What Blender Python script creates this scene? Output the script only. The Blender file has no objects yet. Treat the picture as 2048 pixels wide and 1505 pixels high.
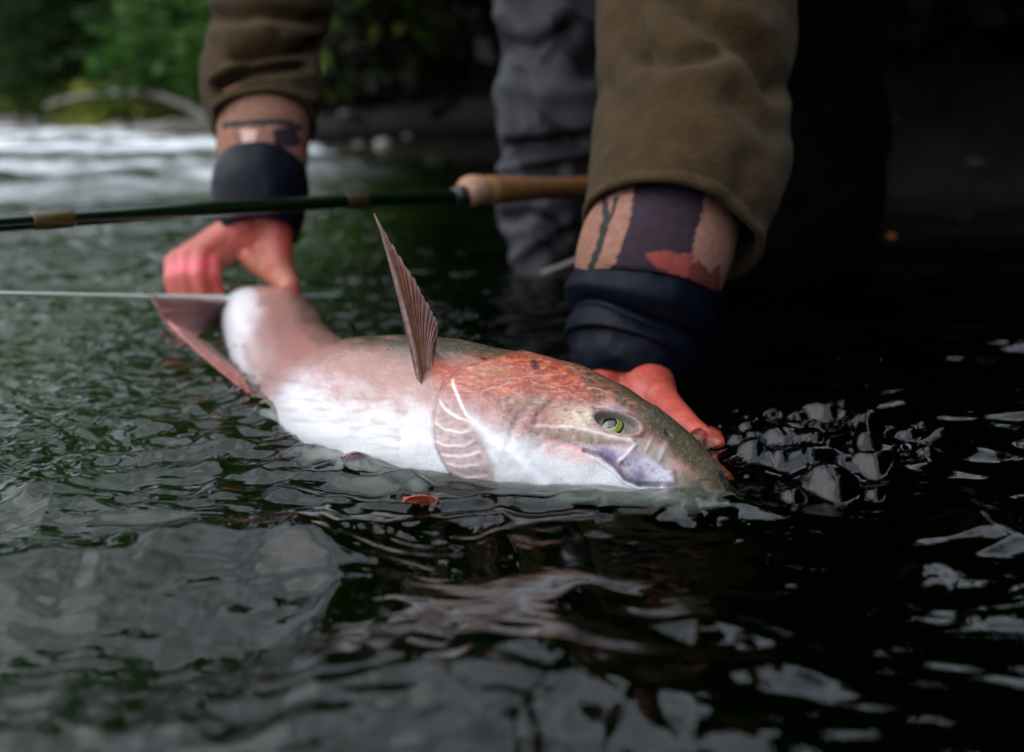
import bpy, math, random
import numpy as np
from mathutils import Vector, Matrix

random.seed(7)
rng = np.random.default_rng(11)
scene = bpy.context.scene
COL = scene.collection

# ------------------------------------------------------------------ camera
CAM_H, PITCH, FPX = 0.21, math.radians(15.0), 2000.0        # metres, radians, focal length for a 2048 px wide picture
cam_d = bpy.data.cameras.new("camera")
cam = bpy.data.objects.new("camera", cam_d)
COL.objects.link(cam)
cam.location = (0, 0, CAM_H)
cam.rotation_euler = (math.radians(90) - PITCH, 0, 0)
cam_d.sensor_width = 36.0
cam_d.lens = 36.0 * FPX / 2048.0
cam_d.clip_start, cam_d.clip_end = 0.02, 500
cam_d.dof.use_dof = True
cam_d.dof.focus_distance = 0.585
cam_d.dof.aperture_fstop = 4.0
cam_d.dof.aperture_blades = 0
scene.camera = cam

# ------------------------------------------------------------------ world, sun, exposure
SUN_EL, SUN_AZ = math.radians(46), math.atan2(-0.90, -0.28)  # azimuth measured from +Y towards +X
world = bpy.data.worlds.new("World")
scene.world = world
world.use_nodes = True
wn, wl = world.node_tree.nodes, world.node_tree.links
wn.clear()
w_out = wn.new("ShaderNodeOutputWorld")
w_bg = wn.new("ShaderNodeBackground")
w_sky = wn.new("ShaderNodeTexSky")
w_sky.sky_type = 'NISHITA'
w_sky.sun_disc = False
w_sky.sun_elevation = SUN_EL
w_sky.sun_rotation = SUN_AZ
w_sky.air_density, w_sky.dust_density, w_sky.ozone_density = 1.0, 2.0, 1.0
w_hs = wn.new("ShaderNodeHueSaturation")                     # thin even cloud: the blue is greyed
w_hs.inputs["Saturation"].default_value = 0.38
wl.new(w_sky.outputs[0], w_hs.inputs["Color"])
# the cloud layer over that sky: an ordinary overcast, about three times brighter overhead than at the horizon, softly uneven
w_tc = wn.new("ShaderNodeTexCoord")
w_sep = wn.new("ShaderNodeSeparateXYZ"); wl.new(w_tc.outputs["Generated"], w_sep.inputs[0])
w_el = wn.new("ShaderNodeMapRange"); w_el.inputs[1].default_value, w_el.inputs[2].default_value = 0.0, 1.0
w_el.inputs[3].default_value, w_el.inputs[4].default_value = 4.0, 13.0
wl.new(w_sep.outputs["Z"], w_el.inputs[0])
w_nz = wn.new("ShaderNodeTexNoise"); w_nz.inputs["Scale"].default_value = 4.5; w_nz.inputs["Detail"].default_value = 7; w_nz.inputs["Roughness"].default_value = 0.62
wl.new(w_tc.outputs["Generated"], w_nz.inputs["Vector"])
w_nm = wn.new("ShaderNodeMapRange"); w_nm.inputs[1].default_value, w_nm.inputs[2].default_value = 0.3, 0.7
w_nm.inputs[3].default_value, w_nm.inputs[4].default_value = 0.35, 1.6
wl.new(w_nz.outputs["Fac"], w_nm.inputs[0])
w_mul = wn.new("ShaderNodeMath"); w_mul.operation = 'MULTIPLY'
wl.new(w_el.outputs[0], w_mul.inputs[0]); wl.new(w_nm.outputs[0], w_mul.inputs[1])
w_cl = wn.new("ShaderNodeVectorMath"); w_cl.operation = 'SCALE'; w_cl.inputs[0].default_value = (0.89, 0.975, 1.09)
wl.new(w_mul.outputs[0], w_cl.inputs["Scale"])
w_mix = wn.new("ShaderNodeMix"); w_mix.data_type = 'RGBA'; w_mix.inputs[0].default_value = 0.68
wl.new(w_hs.outputs[0], w_mix.inputs[6]); wl.new(w_cl.outputs[0], w_mix.inputs[7])
wl.new(w_mix.outputs[2], w_bg.inputs[0])
w_bg.inputs[1].default_value = 0.15
wl.new(w_bg.outputs[0], w_out.inputs[0])

sun_d = bpy.data.lights.new("sun", 'SUN')
sun = bpy.data.objects.new("sun", sun_d)
COL.objects.link(sun)
sun_d.energy = 0.9
sun_d.angle = math.radians(65)
sun_d.color = (1.0, 0.96, 0.9)
sdir = Vector((math.sin(SUN_AZ) * math.cos(SUN_EL), math.cos(SUN_AZ) * math.cos(SUN_EL), math.sin(SUN_EL)))
sun.rotation_euler = sdir.to_track_quat('Z', 'Y').to_euler()

scene.view_settings.view_transform = 'Standard'
scene.view_settings.look = 'None'
scene.view_settings.exposure = 0.80
scene.view_settings.gamma = 1.0
scene.view_settings.use_curve_mapping = False
scene.cycles.use_denoising = True
scene.cycles.max_bounces = 10
scene.cycles.transmission_bounces = 8
scene.cycles.transparent_max_bounces = 8
scene.cycles.caustics_reflective = False
scene.cycles.caustics_refractive = True
scene.cycles.blur_glossy = 0.3
scene.cycles.sample_clamp_indirect = 6.0

# ------------------------------------------------------------------ helpers: measuring
CP, SP = math.cos(PITCH), math.sin(PITCH)


def P(px, py, y):
    """point of the place seen at photo pixel px,py whose ground distance is y"""
    u, v = (px - 1024.0) / FPX, -(py - 752.5) / FPX
    dy, dz = CP + v * SP, -SP + v * CP
    t = y / dy
    return np.array([u * t, y, CAM_H + dz * t])


def W(px, py, z=0.0):
    """point of the water level seen at photo pixel px,py"""
    u, v = (px - 1024.0) / FPX, -(py - 752.5) / FPX
    dy, dz = CP + v * SP, -SP + v * CP
    t = (z - CAM_H) / dz
    return np.array([u * t, dy * t, z])


def proj(V):
    d = V[..., 1] * CP - (V[..., 2] - CAM_H) * SP
    v = V[..., 1] * SP + (V[..., 2] - CAM_H) * CP
    d = np.maximum(d, 1e-3)
    return 1024 + FPX * V[..., 0] / d, 752.5 - FPX * v / d


def sstep(a, b, x):
    t = np.clip((x - a) / (b - a), 0, 1)
    return t * t * (3 - 2 * t)


def _hash(ix, iy, iz, seed):
    h = (ix * 374761393 + iy * 668265263 + iz * 2147483647 + seed * 1274126177) & 0xFFFFFFFF
    h = ((h ^ (h >> 13)) * 1274126177) & 0xFFFFFFFF
    h = ((h ^ (h >> 16)) * 2246822519) & 0xFFFFFFFF
    return h ^ (h >> 15)


def noise2(x, y, seed=0):
    """gradient noise, about -1..1"""
    x = np.asarray(x, float); y = np.asarray(y, float)
    ix, iy = np.floor(x).astype(np.int64), np.floor(y).astype(np.int64)
    fx, fy = x - ix, y - iy
    u, v = fx ** 3 * (fx * (fx * 6 - 15) + 10), fy ** 3 * (fy * (fy * 6 - 15) + 10)

    def g(dx, dy):
        a = _hash(ix + dx, iy + dy, 0, seed) * (2 * math.pi / 4294967296.0)
        return np.cos(a) * (fx - dx) + np.sin(a) * (fy - dy)
    a, b, c, d = g(0, 0), g(1, 0), g(0, 1), g(1, 1)
    return 1.5 * ((a * (1 - u) + b * u) * (1 - v) + (c * (1 - u) + d * u) * v)


def noise3(V, scale, seed=0):
    """value noise on points, -1..1"""
    q = V * scale
    i = np.floor(q).astype(np.int64)
    f = q - i
    f = f * f * (3 - 2 * f)
    out = 0
    for dx in (0, 1):
        for dy in (0, 1):
            for dz in (0, 1):
                h = _hash(i[..., 0] + dx, i[..., 1] + dy, i[..., 2] + dz, seed) / 2147483648.0 - 1
                w = (f[..., 0] if dx else 1 - f[..., 0]) * (f[..., 1] if dy else 1 - f[..., 1]) * (f[..., 2] if dz else 1 - f[..., 2])
                out = out + h * w
    return out


def pdist(px, py, pts, t_out=False):
    """distance to a polyline (and how far along it)"""
    best = np.full(np.shape(px), 1e9)
    tb = np.zeros(np.shape(px))
    n = len(pts) - 1
    for k in range(n):
        (x0, y0), (x1, y1) = pts[k][:2], pts[k + 1][:2]
        dx, dy = x1 - x0, y1 - y0
        t = np.clip(((px - x0) * dx + (py - y0) * dy) / (dx * dx + dy * dy + 1e-12), 0, 1)
        d = np.hypot(px - x0 - t * dx, py - y0 - t * dy)
        m = d < best
        best = np.where(m, d, best)
        tb = np.where(m, (k + t) / n, tb)
    return (best, tb) if t_out else best


def pmask(px, py, poly, soft):
    """1 inside a polygon, fading over soft"""
    inside = np.zeros(np.shape(px), bool)
    n = len(poly)
    for k in range(n):
        (x0, y0), (x1, y1) = poly[k], poly[(k + 1) % n]
        if y0 == y1:
            continue
        c = ((y0 > py) != (y1 > py)) & (px < (x1 - x0) * (py - y0) / (y1 - y0) + x0)
        inside ^= c
    d = pdist(px, py, list(poly) + [poly[0]])
    return sstep(-soft, soft, np.where(inside, d, -d))


def crom(pts, ts):
    """Catmull-Rom through rows of pts at parameters ts (0..n-1)"""
    pts = np.asarray(pts, float)
    n = len(pts)
    ext = np.vstack([2 * pts[0] - pts[1], pts, 2 * pts[-1] - pts[-2]])
    ts = np.clip(np.asarray(ts, float), 0, n - 1 - 1e-9)
    i = ts.astype(int)
    f = (ts - i)[:, None]
    p0, p1, p2, p3 = ext[i], ext[i + 1], ext[i + 2], ext[i + 3]
    return 0.5 * (2 * p1 + (p2 - p0) * f + (2 * p0 - 5 * p1 + 4 * p2 - p3) * f ** 2 + (3 * p1 - p0 - 3 * p2 + p3) * f ** 3)


# ------------------------------------------------------------------ helpers: objects
def tag(o, label=None, cat=None, group=None, kind=None):
    if label: o["label"] = label
    if cat: o["category"] = cat
    if group: o["group"] = group
    if kind: o["kind"] = kind
    return o


def empty(name, loc=(0, 0, 0)):
    o = bpy.data.objects.new(name, None)
    COL.objects.link(o)
    o.location = loc
    return o


def mesh_obj(name, V, F, mat=None, parent=None, col=None, smooth=True, attrs=None):
    """V (n,3); F (m,3) or (m,4) array, or list of such arrays"""
    me = bpy.data.meshes.new(name)
    V = np.ascontiguousarray(V, np.float32).reshape(-1, 3)
    Fs = F if isinstance(F, list) else [F]
    Fs = [np.ascontiguousarray(f, np.int32) for f in Fs if len(f)]
    me.vertices.add(len(V))
    me.vertices.foreach_set("co", V.ravel())
    idx = np.concatenate([f.ravel() for f in Fs])
    starts, o = [], 0
    for f in Fs:
        k = f.shape[1]
        starts.append(o + np.arange(len(f)) * k)
        o += f.size
    starts = np.concatenate(starts).astype(np.int32)
    me.loops.add(len(idx))
    me.loops.foreach_set("vertex_index", idx)
    me.polygons.add(len(starts))
    me.polygons.foreach_set("loop_start", starts)
    me.update(calc_edges=True)
    if smooth:
        me.polygons.foreach_set("use_smooth", np.ones(len(starts), bool))
    if col is not None:
        a = me.color_attributes.new("Col", 'FLOAT_COLOR', 'POINT')
        c = np.ones((len(V), 4), np.float32)
        c[:, :3] = np.asarray(col).reshape(-1, 3)
        a.data.foreach_set("color", c.ravel())
    for k, v in (attrs or {}).items():
        a = me.attributes.new(k, 'FLOAT', 'POINT')
        a.data.foreach_set("value", np.ascontiguousarray(v, np.float32).ravel())
    ob = bpy.data.objects.new(name, me)
    COL.objects.link(ob)
    if mat: me.materials.append(mat)
    if parent:
        ob.parent = parent
        ob.matrix_parent_inverse = Matrix.Translation(-parent.location) if not parent.parent else Matrix()
    return ob


def grid_faces(nr, nc, wrap=False):
    r, c = np.arange(nr - 1)[:, None], np.arange(nc if wrap else nc - 1)[None, :]
    c2 = (c + 1) % nc
    return np.stack(np.broadcast_arrays(r * nc + c, r * nc + c2, (r + 1) * nc + c2, (r + 1) * nc + c), -1).reshape(-1, 4)


def tube(C, R, nc=24, squash=None):
    """rings round a centre line C (n,3) with radii R; returns V (n,nc,3), ring angle"""
    C = np.asarray(C, float); n = len(C)
    T = np.gradient(C, axis=0)
    T /= np.linalg.norm(T, axis=1)[:, None]
    A = np.zeros((n, 3)); B = np.zeros((n, 3))
    ref = np.array([0, -1.0, 0.001])
    for k in range(n):
        a = ref - T[k] * ref.dot(T[k])
        if np.linalg.norm(a) < 0.15:
            ref = np.array([1.0, 0, 0]); a = ref - T[k] * ref.dot(T[k])
        a /= np.linalg.norm(a)
        A[k] = a; B[k] = np.cross(T[k], a)
    th = np.linspace(0, 2 * math.pi, nc, endpoint=False)
    R = np.broadcast_to(np.asarray(R, float), (n,))
    q = 1.0 if squash is None else squash
    V = C[:, None] + R[:, None, None] * (np.cos(th)[None, :, None] * A[:, None] * q + np.sin(th)[None, :, None] * B[:, None])
    return V, th


def gnormals(V, wrap=True):
    """unit normals of a ring grid (pointing out for our winding) """
    du = np.gradient(V, axis=0)
    dv = (np.roll(V, -1, 1) - np.roll(V, 1, 1)) if wrap else np.gradient(V, axis=1)
    N = np.cross(dv, du)
    N /= np.linalg.norm(N, axis=2)[..., None] + 1e-12
    c = V.mean(1, keepdims=True)
    s = np.sign((N * (V - c)).sum(2).mean()) if wrap else 1
    return N * s


def tube_obj(name, C, R, mat, parent=None, nc=16, cap=True, col=None):
    V, _ = tube(C, R, nc)
    n = len(V)
    F = [grid_faces(n, nc, True)]
    V = V.reshape(-1, 3)
    if cap:
        V = np.vstack([V, [C[0]], [C[-1]]])
        k = np.arange(nc)
        F.append(np.stack([np.full(nc, n * nc), (k + 1) % nc, k], 1))
        F.append(np.stack([np.full(nc, n * nc + 1), (n - 1) * nc + k, (n - 1) * nc + (k + 1) % nc], 1))
    return mesh_obj(name, V, F, mat, parent, col)


# ------------------------------------------------------------------ helpers: materials
def mat_new(name):
    m = bpy.data.materials.new(name)
    m.use_nodes = True
    nt = m.node_tree
    return m, nt, nt.nodes["Principled BSDF"]


def mat_surface(name, color=None, rough=0.6, spec=0.5, noise=0.0, nscale=80, bump=0.0, bscale=300, bdist=0.001, coat=0.0,
                coat_rough=0.1, sss=0.0, sss_rad=(0.01, 0.004, 0.002), sheen=0.0, rough_var=0.0, metallic=0.0, transl=0.0):
    """colour from 'color' or the Col attribute, mottled by noise, with fine relief"""
    m, nt, b = mat_new(name)
    L = nt.links
    if color is None:
        at = nt.nodes.new("ShaderNodeAttribute"); at.attribute_name = "Col"
        csock = at.outputs["Color"]
    else:
        rgb = nt.nodes.new("ShaderNodeRGB"); rgb.outputs[0].default_value = (*color, 1)
        csock = rgb.outputs[0]
    tc = nt.nodes.new("ShaderNodeTexCoord")
    if noise:
        n = nt.nodes.new("ShaderNodeTexNoise"); n.inputs["Scale"].default_value = nscale; n.inputs["Detail"].default_value = 5
        L.new(tc.outputs["Object"], n.inputs["Vector"])
        mr = nt.nodes.new("ShaderNodeMapRange")
        mr.inputs[1].default_value, mr.inputs[2].default_value = 0.25, 0.75
        mr.inputs[3].default_value, mr.inputs[4].default_value = 1 - noise, 1 + noise
        L.new(n.outputs["Fac"], mr.inputs[0])
        mx = nt.nodes.new("ShaderNodeVectorMath"); mx.operation = 'SCALE'
        L.new(csock, mx.inputs[0]); L.new(mr.outputs[0], mx.inputs["Scale"])
        csock = mx.outputs[0]
    L.new(csock, b.inputs["Base Color"])
    b.inputs["Roughness"].default_value = rough
    if rough_var:
        n3 = nt.nodes.new("ShaderNodeTexNoise"); n3.inputs["Scale"].default_value = nscale * 0.6
        L.new(tc.outputs["Object"], n3.inputs["Vector"])
        m3 = nt.nodes.new("ShaderNodeMapRange")
        m3.inputs[1].default_value, m3.inputs[2].default_value = 0.3, 0.7
        m3.inputs[3].default_value, m3.inputs[4].default_value = max(0.03, rough - rough_var), min(1, rough + rough_var)
        L.new(n3.outputs["Fac"], m3.inputs[0]); L.new(m3.outputs[0], b.inputs["Roughness"])
    b.inputs["Specular IOR Level"].default_value = spec
    b.inputs["Metallic"].default_value = metallic
    b.inputs["Coat Weight"].default_value = coat
    b.inputs["Coat Roughness"].default_value = coat_rough
    if sheen:
        b.inputs["Sheen Weight"].default_value = sheen
        b.inputs["Sheen Roughness"].default_value = 0.6
    if sss:
        b.inputs["Subsurface Weight"].default_value = sss
        b.inputs["Subsurface Radius"].default_value = sss_rad
        b.inputs["Subsurface Scale"].default_value = 1.0
    if bump:
        n2 = nt.nodes.new("ShaderNodeTexNoise"); n2.inputs["Scale"].default_value = bscale; n2.inputs["Detail"].default_value = 4
        L.new(tc.outputs["Object"], n2.inputs["Vector"])
        bp = nt.nodes.new("ShaderNodeBump"); bp.inputs["Strength"].default_value = bump; bp.inputs["Distance"].default_value = bdist
        L.new(n2.outputs["Fac"], bp.inputs["Height"])
        L.new(bp.outputs[0], b.inputs["Normal"])
        if coat: L.new(bp.outputs[0], b.inputs["Coat Normal"])
    if transl:
        tr = nt.nodes.new("ShaderNodeBsdfTranslucent")
        L.new(csock, tr.inputs[0])
        mix = nt.nodes.new("ShaderNodeMixShader"); mix.inputs[0].default_value = transl
        L.new(b.outputs[0], mix.inputs[1]); L.new(tr.outputs[0], mix.inputs[2])
        L.new(mix.outputs[0], nt.nodes["Material Output"].inputs[0])
    return m


M = {}
M["earth"] = mat_surface("earth", None, 0.95, 0.06, 0.5, 3, 0.6, 12, 0.05)
M["leaf"] = mat_surface("leaf", None, 0.55, 0.12, 0.0, transl=0.3)
M["bark"] = mat_surface("bark", (0.022, 0.018, 0.015), 0.9, 0.2, 0.5, 12, 0.6, 40, 0.01)
M["dark_log"] = mat_surface("dark_log", (0.010, 0.0075, 0.007), 0.8, 0.1, 0.5, 12, 0.6, 40, 0.01)  # darker than the bark, for the fallen log
M["grey_wood"] = mat_surface("grey_wood", (0.17, 0.155, 0.14), 0.85, 0.2, 0.35, 14, 0.4, 40, 0.01)
M["stone"] = mat_surface("stone", None, 0.6, 0.4, 0.35, 9, 0.4, 30, 0.01)
M["fleece"] = mat_surface("fleece", (0.036, 0.0215, 0.0085), 0.95, 0.08, 0.30, 60, 0.9, 420, 0.0016, sheen=0.04)
M["print"] = mat_surface("print", None, 0.75, 0.12, 0.22, 150, 0.6, 900, 0.0005)
M["neoprene"] = mat_surface("neoprene", (0.0026, 0.0034, 0.0085), 0.42, 0.09, 0.4, 60, 0.5, 160, 0.0012, rough_var=0.16)
M["wader"] = mat_surface("wader", None, 0.6, 0.15, 0.3, 25, 0.35, 90, 0.002)
M["shaded_wader"] = mat_surface("shaded_wader", (0.002, 0.002, 0.0024), 0.9, 0.01, 0.3, 25, 0.35, 90, 0.002)  # shaded copy of the wader cloth: the second leg's shade is in its colour
M["skin"] = mat_surface("skin", None, 0.36, 0.28, 0.22, 90, 0.5, 260, 0.0016, coat=0.14, coat_rough=0.12, sss=0.12, sss_rad=(0.008, 0.003, 0.0015))
M["fish"] = mat_surface("fish", None, 0.34, 0.22, 0.05, 420, 0.16, 420, 0.0008, coat=0.30, coat_rough=0.045, sss=0.06, sss_rad=(0.006, 0.004, 0.003))
M["fin"] = mat_surface("fin", None, 0.42, 0.2, 0.3, 180, 0.3, 600, 0.0005, coat=0.06, coat_rough=0.12, transl=0.35)
M["eye"] = mat_surface("eye", None, 0.12, 0.6, 0.15, 500, coat=1.0, coat_rough=0.03)
M["rod"] = mat_surface("rod", (0.001, 0.009, 0.002), 0.25, 0.35, 0.1, 50, coat=0.4, coat_rough=0.06)
M["rod_wrap"] = mat_surface("rod_wrap", (0.055, 0.036, 0.007), 0.4, 0.3, 0.2, 200, coat=0.2, coat_rough=0.12)
M["guide_thread"] = mat_surface("guide_thread", (0.030, 0.022, 0.006), 0.4, 0.3, 0.2, 200, coat=0.2, coat_rough=0.12)
M["rod_black"] = mat_surface("rod_black", (0.01, 0.01, 0.01), 0.35, 0.5)
M["cork"] = mat_surface("cork", (0.20, 0.088, 0.030), 0.75, 0.3, 0.35, 140, 0.4, 300, 0.001)
M["cork_ring"] = mat_surface("cork_ring", (0.30, 0.17, 0.11), 0.7, 0.3, 0.2, 140, 0.3, 300, 0.001)
M["line"] = mat_surface("line", (0.62, 0.76, 0.66), 0.35, 0.5)
M["droplet"] = mat_surface("droplet", (0.8, 0.8, 0.8), 0.1, 0.6)

# ------------------------------------------------------------------ large structure: the bank, bed and river
SHORE = [(-80, 52), (-14, 19.5), (-6.6, 13.2), (-2.7, 8.3), (-1.3, 5.9), (-0.1, 4.3), (0.65, 2.9), (1.2, 2.5), (2.6, 2.1), (3.6, 1.0), (4.3, -2), (5.2, -9), (9, -80)]


def shore_sd(x, y):
    """metres inland (+) or out into the river (-)"""
    d = pdist(x, y, SHORE)
    sy = np.interp(x, [p[0] for p in SHORE], [p[1] for p in SHORE])
    return np.where(y > sy, d, -d)


def ground_h(x, y):
    d = shore_sd(x, y)
    right = sstep(-3.5, 0.5, x)
    z = np.where(d < 0, np.maximum(d * 0.45, -0.30 + 0.17 * sstep(0.05, -0.35, x) * sstep(0.5, 1.0, y)), 0)       # a gravel shoal on the open side
    land = 0.10 * sstep(0, 0.7, d) + right * 0.25 * sstep(0, 0.5, d) + 0.10 * np.clip(d - 0.7, 0, 60) + right * 0.35 * np.clip(d - 0.8, 0, 12)
    z = z + np.where(d > 0, land, 0)
    z = z + 0.05 * noise2(x * 1.3, y * 1.3, 3) * sstep(-3, 0.4, d) * (0.3 + sstep(0, 1.0, d)) + 0.02 * noise2(x * 6, y * 6, 4)
    return z


def warp_axis(n, lim, p=2.2):
    t = np.linspace(-1, 1, n)
    return np.sign(t) * np.abs(t) ** p * lim


gx, gy = np.meshgrid(warp_axis(260, 150), np.concatenate([warp_axis(260, 150) + 3.0]))
gz = ground_h(gx, gy)
gd = shore_sd(gx, gy)
bedc = np.array([0.055, 0.066, 0.022]); landc = np.array([0.022, 0.022, 0.012]); pebc = np.array([0.20, 0.17, 0.16])
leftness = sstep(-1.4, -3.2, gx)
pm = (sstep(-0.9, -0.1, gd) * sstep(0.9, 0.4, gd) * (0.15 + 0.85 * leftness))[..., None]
bedr = bedc * 1.35 * (0.15 + 1.3 * sstep(0.35, -0.35, gx) * (0.7 + 0.3 * sstep(0.5, 1.0, gy)))[..., None]                    # silt on the open side; tree shade on the right put into the bed colour
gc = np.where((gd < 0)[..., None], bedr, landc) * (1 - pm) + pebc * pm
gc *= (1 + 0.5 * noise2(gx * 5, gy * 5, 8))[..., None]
gc *= (1 - 0.90 * sstep(-3.2, -1.0, gx) * sstep(-1.0, 0.0, gd))[..., None]      # shade under the trees on the right, put into the ground colour
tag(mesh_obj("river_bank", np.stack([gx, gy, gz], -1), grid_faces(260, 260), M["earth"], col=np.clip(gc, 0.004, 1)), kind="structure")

# ---- the river surface
FISH_LINE = [W(480, 790)[:2], W(520, 830)[:2], W(590, 880)[:2], W(690, 918)[:2], W(800, 966)[:2], W(900, 1003)[:2], W(1050, 1000)[:2], W(1200, 992)[:2], W(1330, 1012)[:2]]
DOMES = [(1632, 850, 50), (1662, 985, 54), (1560, 915, 40), (1615, 925, 32), (1725, 880, 38), (1800, 905, 30), (1745, 960, 26), (1500, 935, 26), (1850, 935, 24), (1412, 1000, 34)]
_r = np.random.default_rng(5)
DOMES += [(float(a_), float(b_), float(c_)) for a_, b_, c_ in zip(_r.normal(1630, 120, 70), _r.normal(905, 52, 70), _r.uniform(8, 26, 70))]


def water_h(x, y, dy):
    az = x / np.maximum(y + 0.05, 0.05)
    left = sstep(0.22, -0.12, az)
    chop = 0.42 + 0.58 * left
    def band(lx, ly, amp, seed, ang=0.0):
        ca, sa = math.cos(ang), math.sin(ang)
        k = np.clip((ly / np.maximum(dy, 1e-4) - 2.0) / 3.0, 0, 1)
        return amp * k * noise2((x * ca + y * sa) / lx, (-x * sa + y * ca) / ly, seed)
    calm = np.exp(-((x - 0.02) / 0.17) ** 2 - ((y - 0.43) / 0.075) ** 2)
    calm_b = sstep(-0.12, 0.05, x) * sstep(0.48, 0.36, y)
    q = (1 - 0.85 * calm) * (1 - 0.6 * calm_b)
    riff = sstep(1.1, 4.0, y) * (0.35 + 0.65 * sstep(0.1, -0.15, az))
    wxx, wyy = x + 0.02 * noise2(x / 0.13, y / 0.1, 18), y + 0.016 * noise2(x / 0.13, y / 0.1, 19)
    def ridged(lx, ly, amp, seed):
        k = np.clip((ly / np.maximum(dy, 1e-4) - 2.0) / 3.0, 0, 1)
        return amp * k * (0.6 - 2 * np.abs(noise2(wxx / lx, wyy / ly, seed)))
    fore = sstep(0.62, 0.45, y) * sstep(0.35, -0.1, az)
    mid = sstep(0.5, 0.75, y) * left
    z = band(1.4, 0.8, 0.012, 21) * (0.3 + riff * 2.2)
    z = z + band(0.40, 0.20, 0.0105, 22, 0.2) * (0.45 + 0.55 * left + riff)
    z = z + ridged(0.17, 0.075, 0.0026, 23) * (0.45 + 0.55 * left + 0.5 * fore) * (1 - 0.7 * calm) + riff * band(0.3, 0.16, 0.02, 33)
    z = z + (1 - 0.4 * fore) * ridged(0.060, 0.034, 0.0014, 24) * (chop + 0.7 * mid) * q + ridged(0.028, 0.018, 0.0013, 27) * (left + 0.4 * mid) * q + ridged(0.055, 0.012, 0.0008, 59) * left * (1 - 0.6 * calm)
    z = z + band(0.034, 0.022, 0.0018, 29, 0.3) * (0.25 + 0.75 * left) * q * (1 - 0.45 * fore)
    z = z + (1 - 0.4 * fore) * band(0.018, 0.012, 0.0011, 25, -0.1) * (0.2 + 0.8 * left + 0.5 * mid) * q
    z = z + band(0.009, 0.0065, 0.00022, 26) * chop * q
    z = z + fore * (ridged(0.07, 0.15, 0.0026, 37) + band(0.26, 0.10, 0.0090, 56) + band(0.022, 0.06, 0.0014, 38) + band(0.011, 0.03, 0.0005, 39) + band(0.12, 0.1, 0.004, 40))
    z = z - 0.09 * np.clip(0.455 - y, 0, 0.3) * sstep(0.02, -0.12, x)
    # smooth standing hump in the left foreground, its end curling towards the bank of the picture
    crest = [W(-300, 1150)[:2], W(0, 1135)[:2], W(200, 1130)[:2], W(420, 1085)[:2], W(600, 1062)[:2]]
    d, _ = pdist(x, y, crest, True)
    z = z + 0.020 * np.exp(-(d / 0.031) ** 2) * (0.75 + 0.5 * noise2(x / 0.09, y / 0.09, 66))
    crest2 = [W(600, 1062)[:2], W(650, 1110)[:2], W(640, 1200)[:2], W(600, 1320)[:2], W(590, 1500)[:2]]
    z = z + 0.004 * np.exp(-(pdist(x, y, crest2) / 0.016) ** 2) * (0.6 + noise2(x * 30, y * 30, 48))
    trough = [W(-200, 1290)[:2], W(200, 1290)[:2], W(500, 1250)[:2]]
    z = z - 0.007 * np.exp(-(pdist(x, y, trough) / 0.035) ** 2)
    # water banked up along the fish
    d, t = pdist(x, y, FISH_LINE, True)
    bow = sstep(0.22, 0.55, t) * sstep(1.0, 0.85, t)
    yl = np.interp(x, [p[0] for p in FISH_LINE], [p[1] for p in FISH_LINE])
    sd = np.where(y < yl, d, -d)
    lap = 0.010 + 0.006 * noise2(x * 26, y * 0 + 3, 33)
    z = z + bow * (0.0060 * sstep(0.060, 0.0, d) + 0.0068 * np.exp(-((sd - lap) / 0.0085) ** 2) * (0.8 + 0.8 * noise2(x * 30, y * 30, 31)))
    z = z + 0.0018 * (1 - bow) * np.exp(-(d / 0.011) ** 2) * (0.85 + 0.5 * noise2(x * 34, y * 34, 31))
    z = z - 0.0020 * np.exp(-((d - 0.026) / 0.007) ** 2) * (0.5 + 0.9 * noise2(x * 22, y * 30, 32))
    # swells on the darker right that turn their faces to the sky
    for pts, a, w_ in (([(1600, 700), (1760, 690), (1900, 700), (2150, 690)], 0.014, 0.055), ([(1620, 760), (1780, 790), (1950, 815), (2150, 830)], 0.006, 0.028),
                       ([(1880, 1010), (1980, 1080), (2120, 1150)], 0.007, 0.024), ([(1880, 1150), (1990, 1190), (2100, 1220)], 0.005, 0.018), ([(1180, 1215), (1330, 1240), (1480, 1290), (1570, 1330)], 0.0052, 0.018),
                       ([(980, 1310), (1150, 1350), (1400, 1370)], 0.003, 0.013), ([(1200, 1420), (1330, 1440), (1520, 1470)], 0.0048, 0.016), ([(880, 1385), (1040, 1385)], 0.002, 0.008), ([(1420, 590), (1560, 600), (1700, 590)], 0.009, 0.05), ([(1900, 900), (2000, 880), (2100, 900)], 0.005, 0.02), ([(1480, 480), (1600, 500), (1700, 490)], 0.012, 0.08)):
        d2 = pdist(x, y, [W(*p)[:2] for p in pts])
        z = z + 1.35 * a * np.exp(-(d2 / w_) ** 2) * (0.8 + 0.7 * noise2(x / w_ * 0.45, y / w_ * 0.6, 34))
    z = z + sstep(0.0, 0.12, x) * sstep(0.52, 0.42, y) * (ridged(0.030, 0.008, 0.00035, 60) + band(0.05, 0.014, 0.0006, 61, -0.3))
    rough_r = sstep(0.10, 0.26, az) * sstep(0.30, 0.5, y)
    z = z + rough_r * (band(0.09, 0.026, 0.0022, 35, -0.25) + ridged(0.06, 0.016, 0.0008, 36))
    near = np.exp(-(d / 0.030) ** 2)
    z = z + near * (band(0.016, 0.011, 0.0009, 57) + band(0.007, 0.005, 0.0003, 58))
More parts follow.
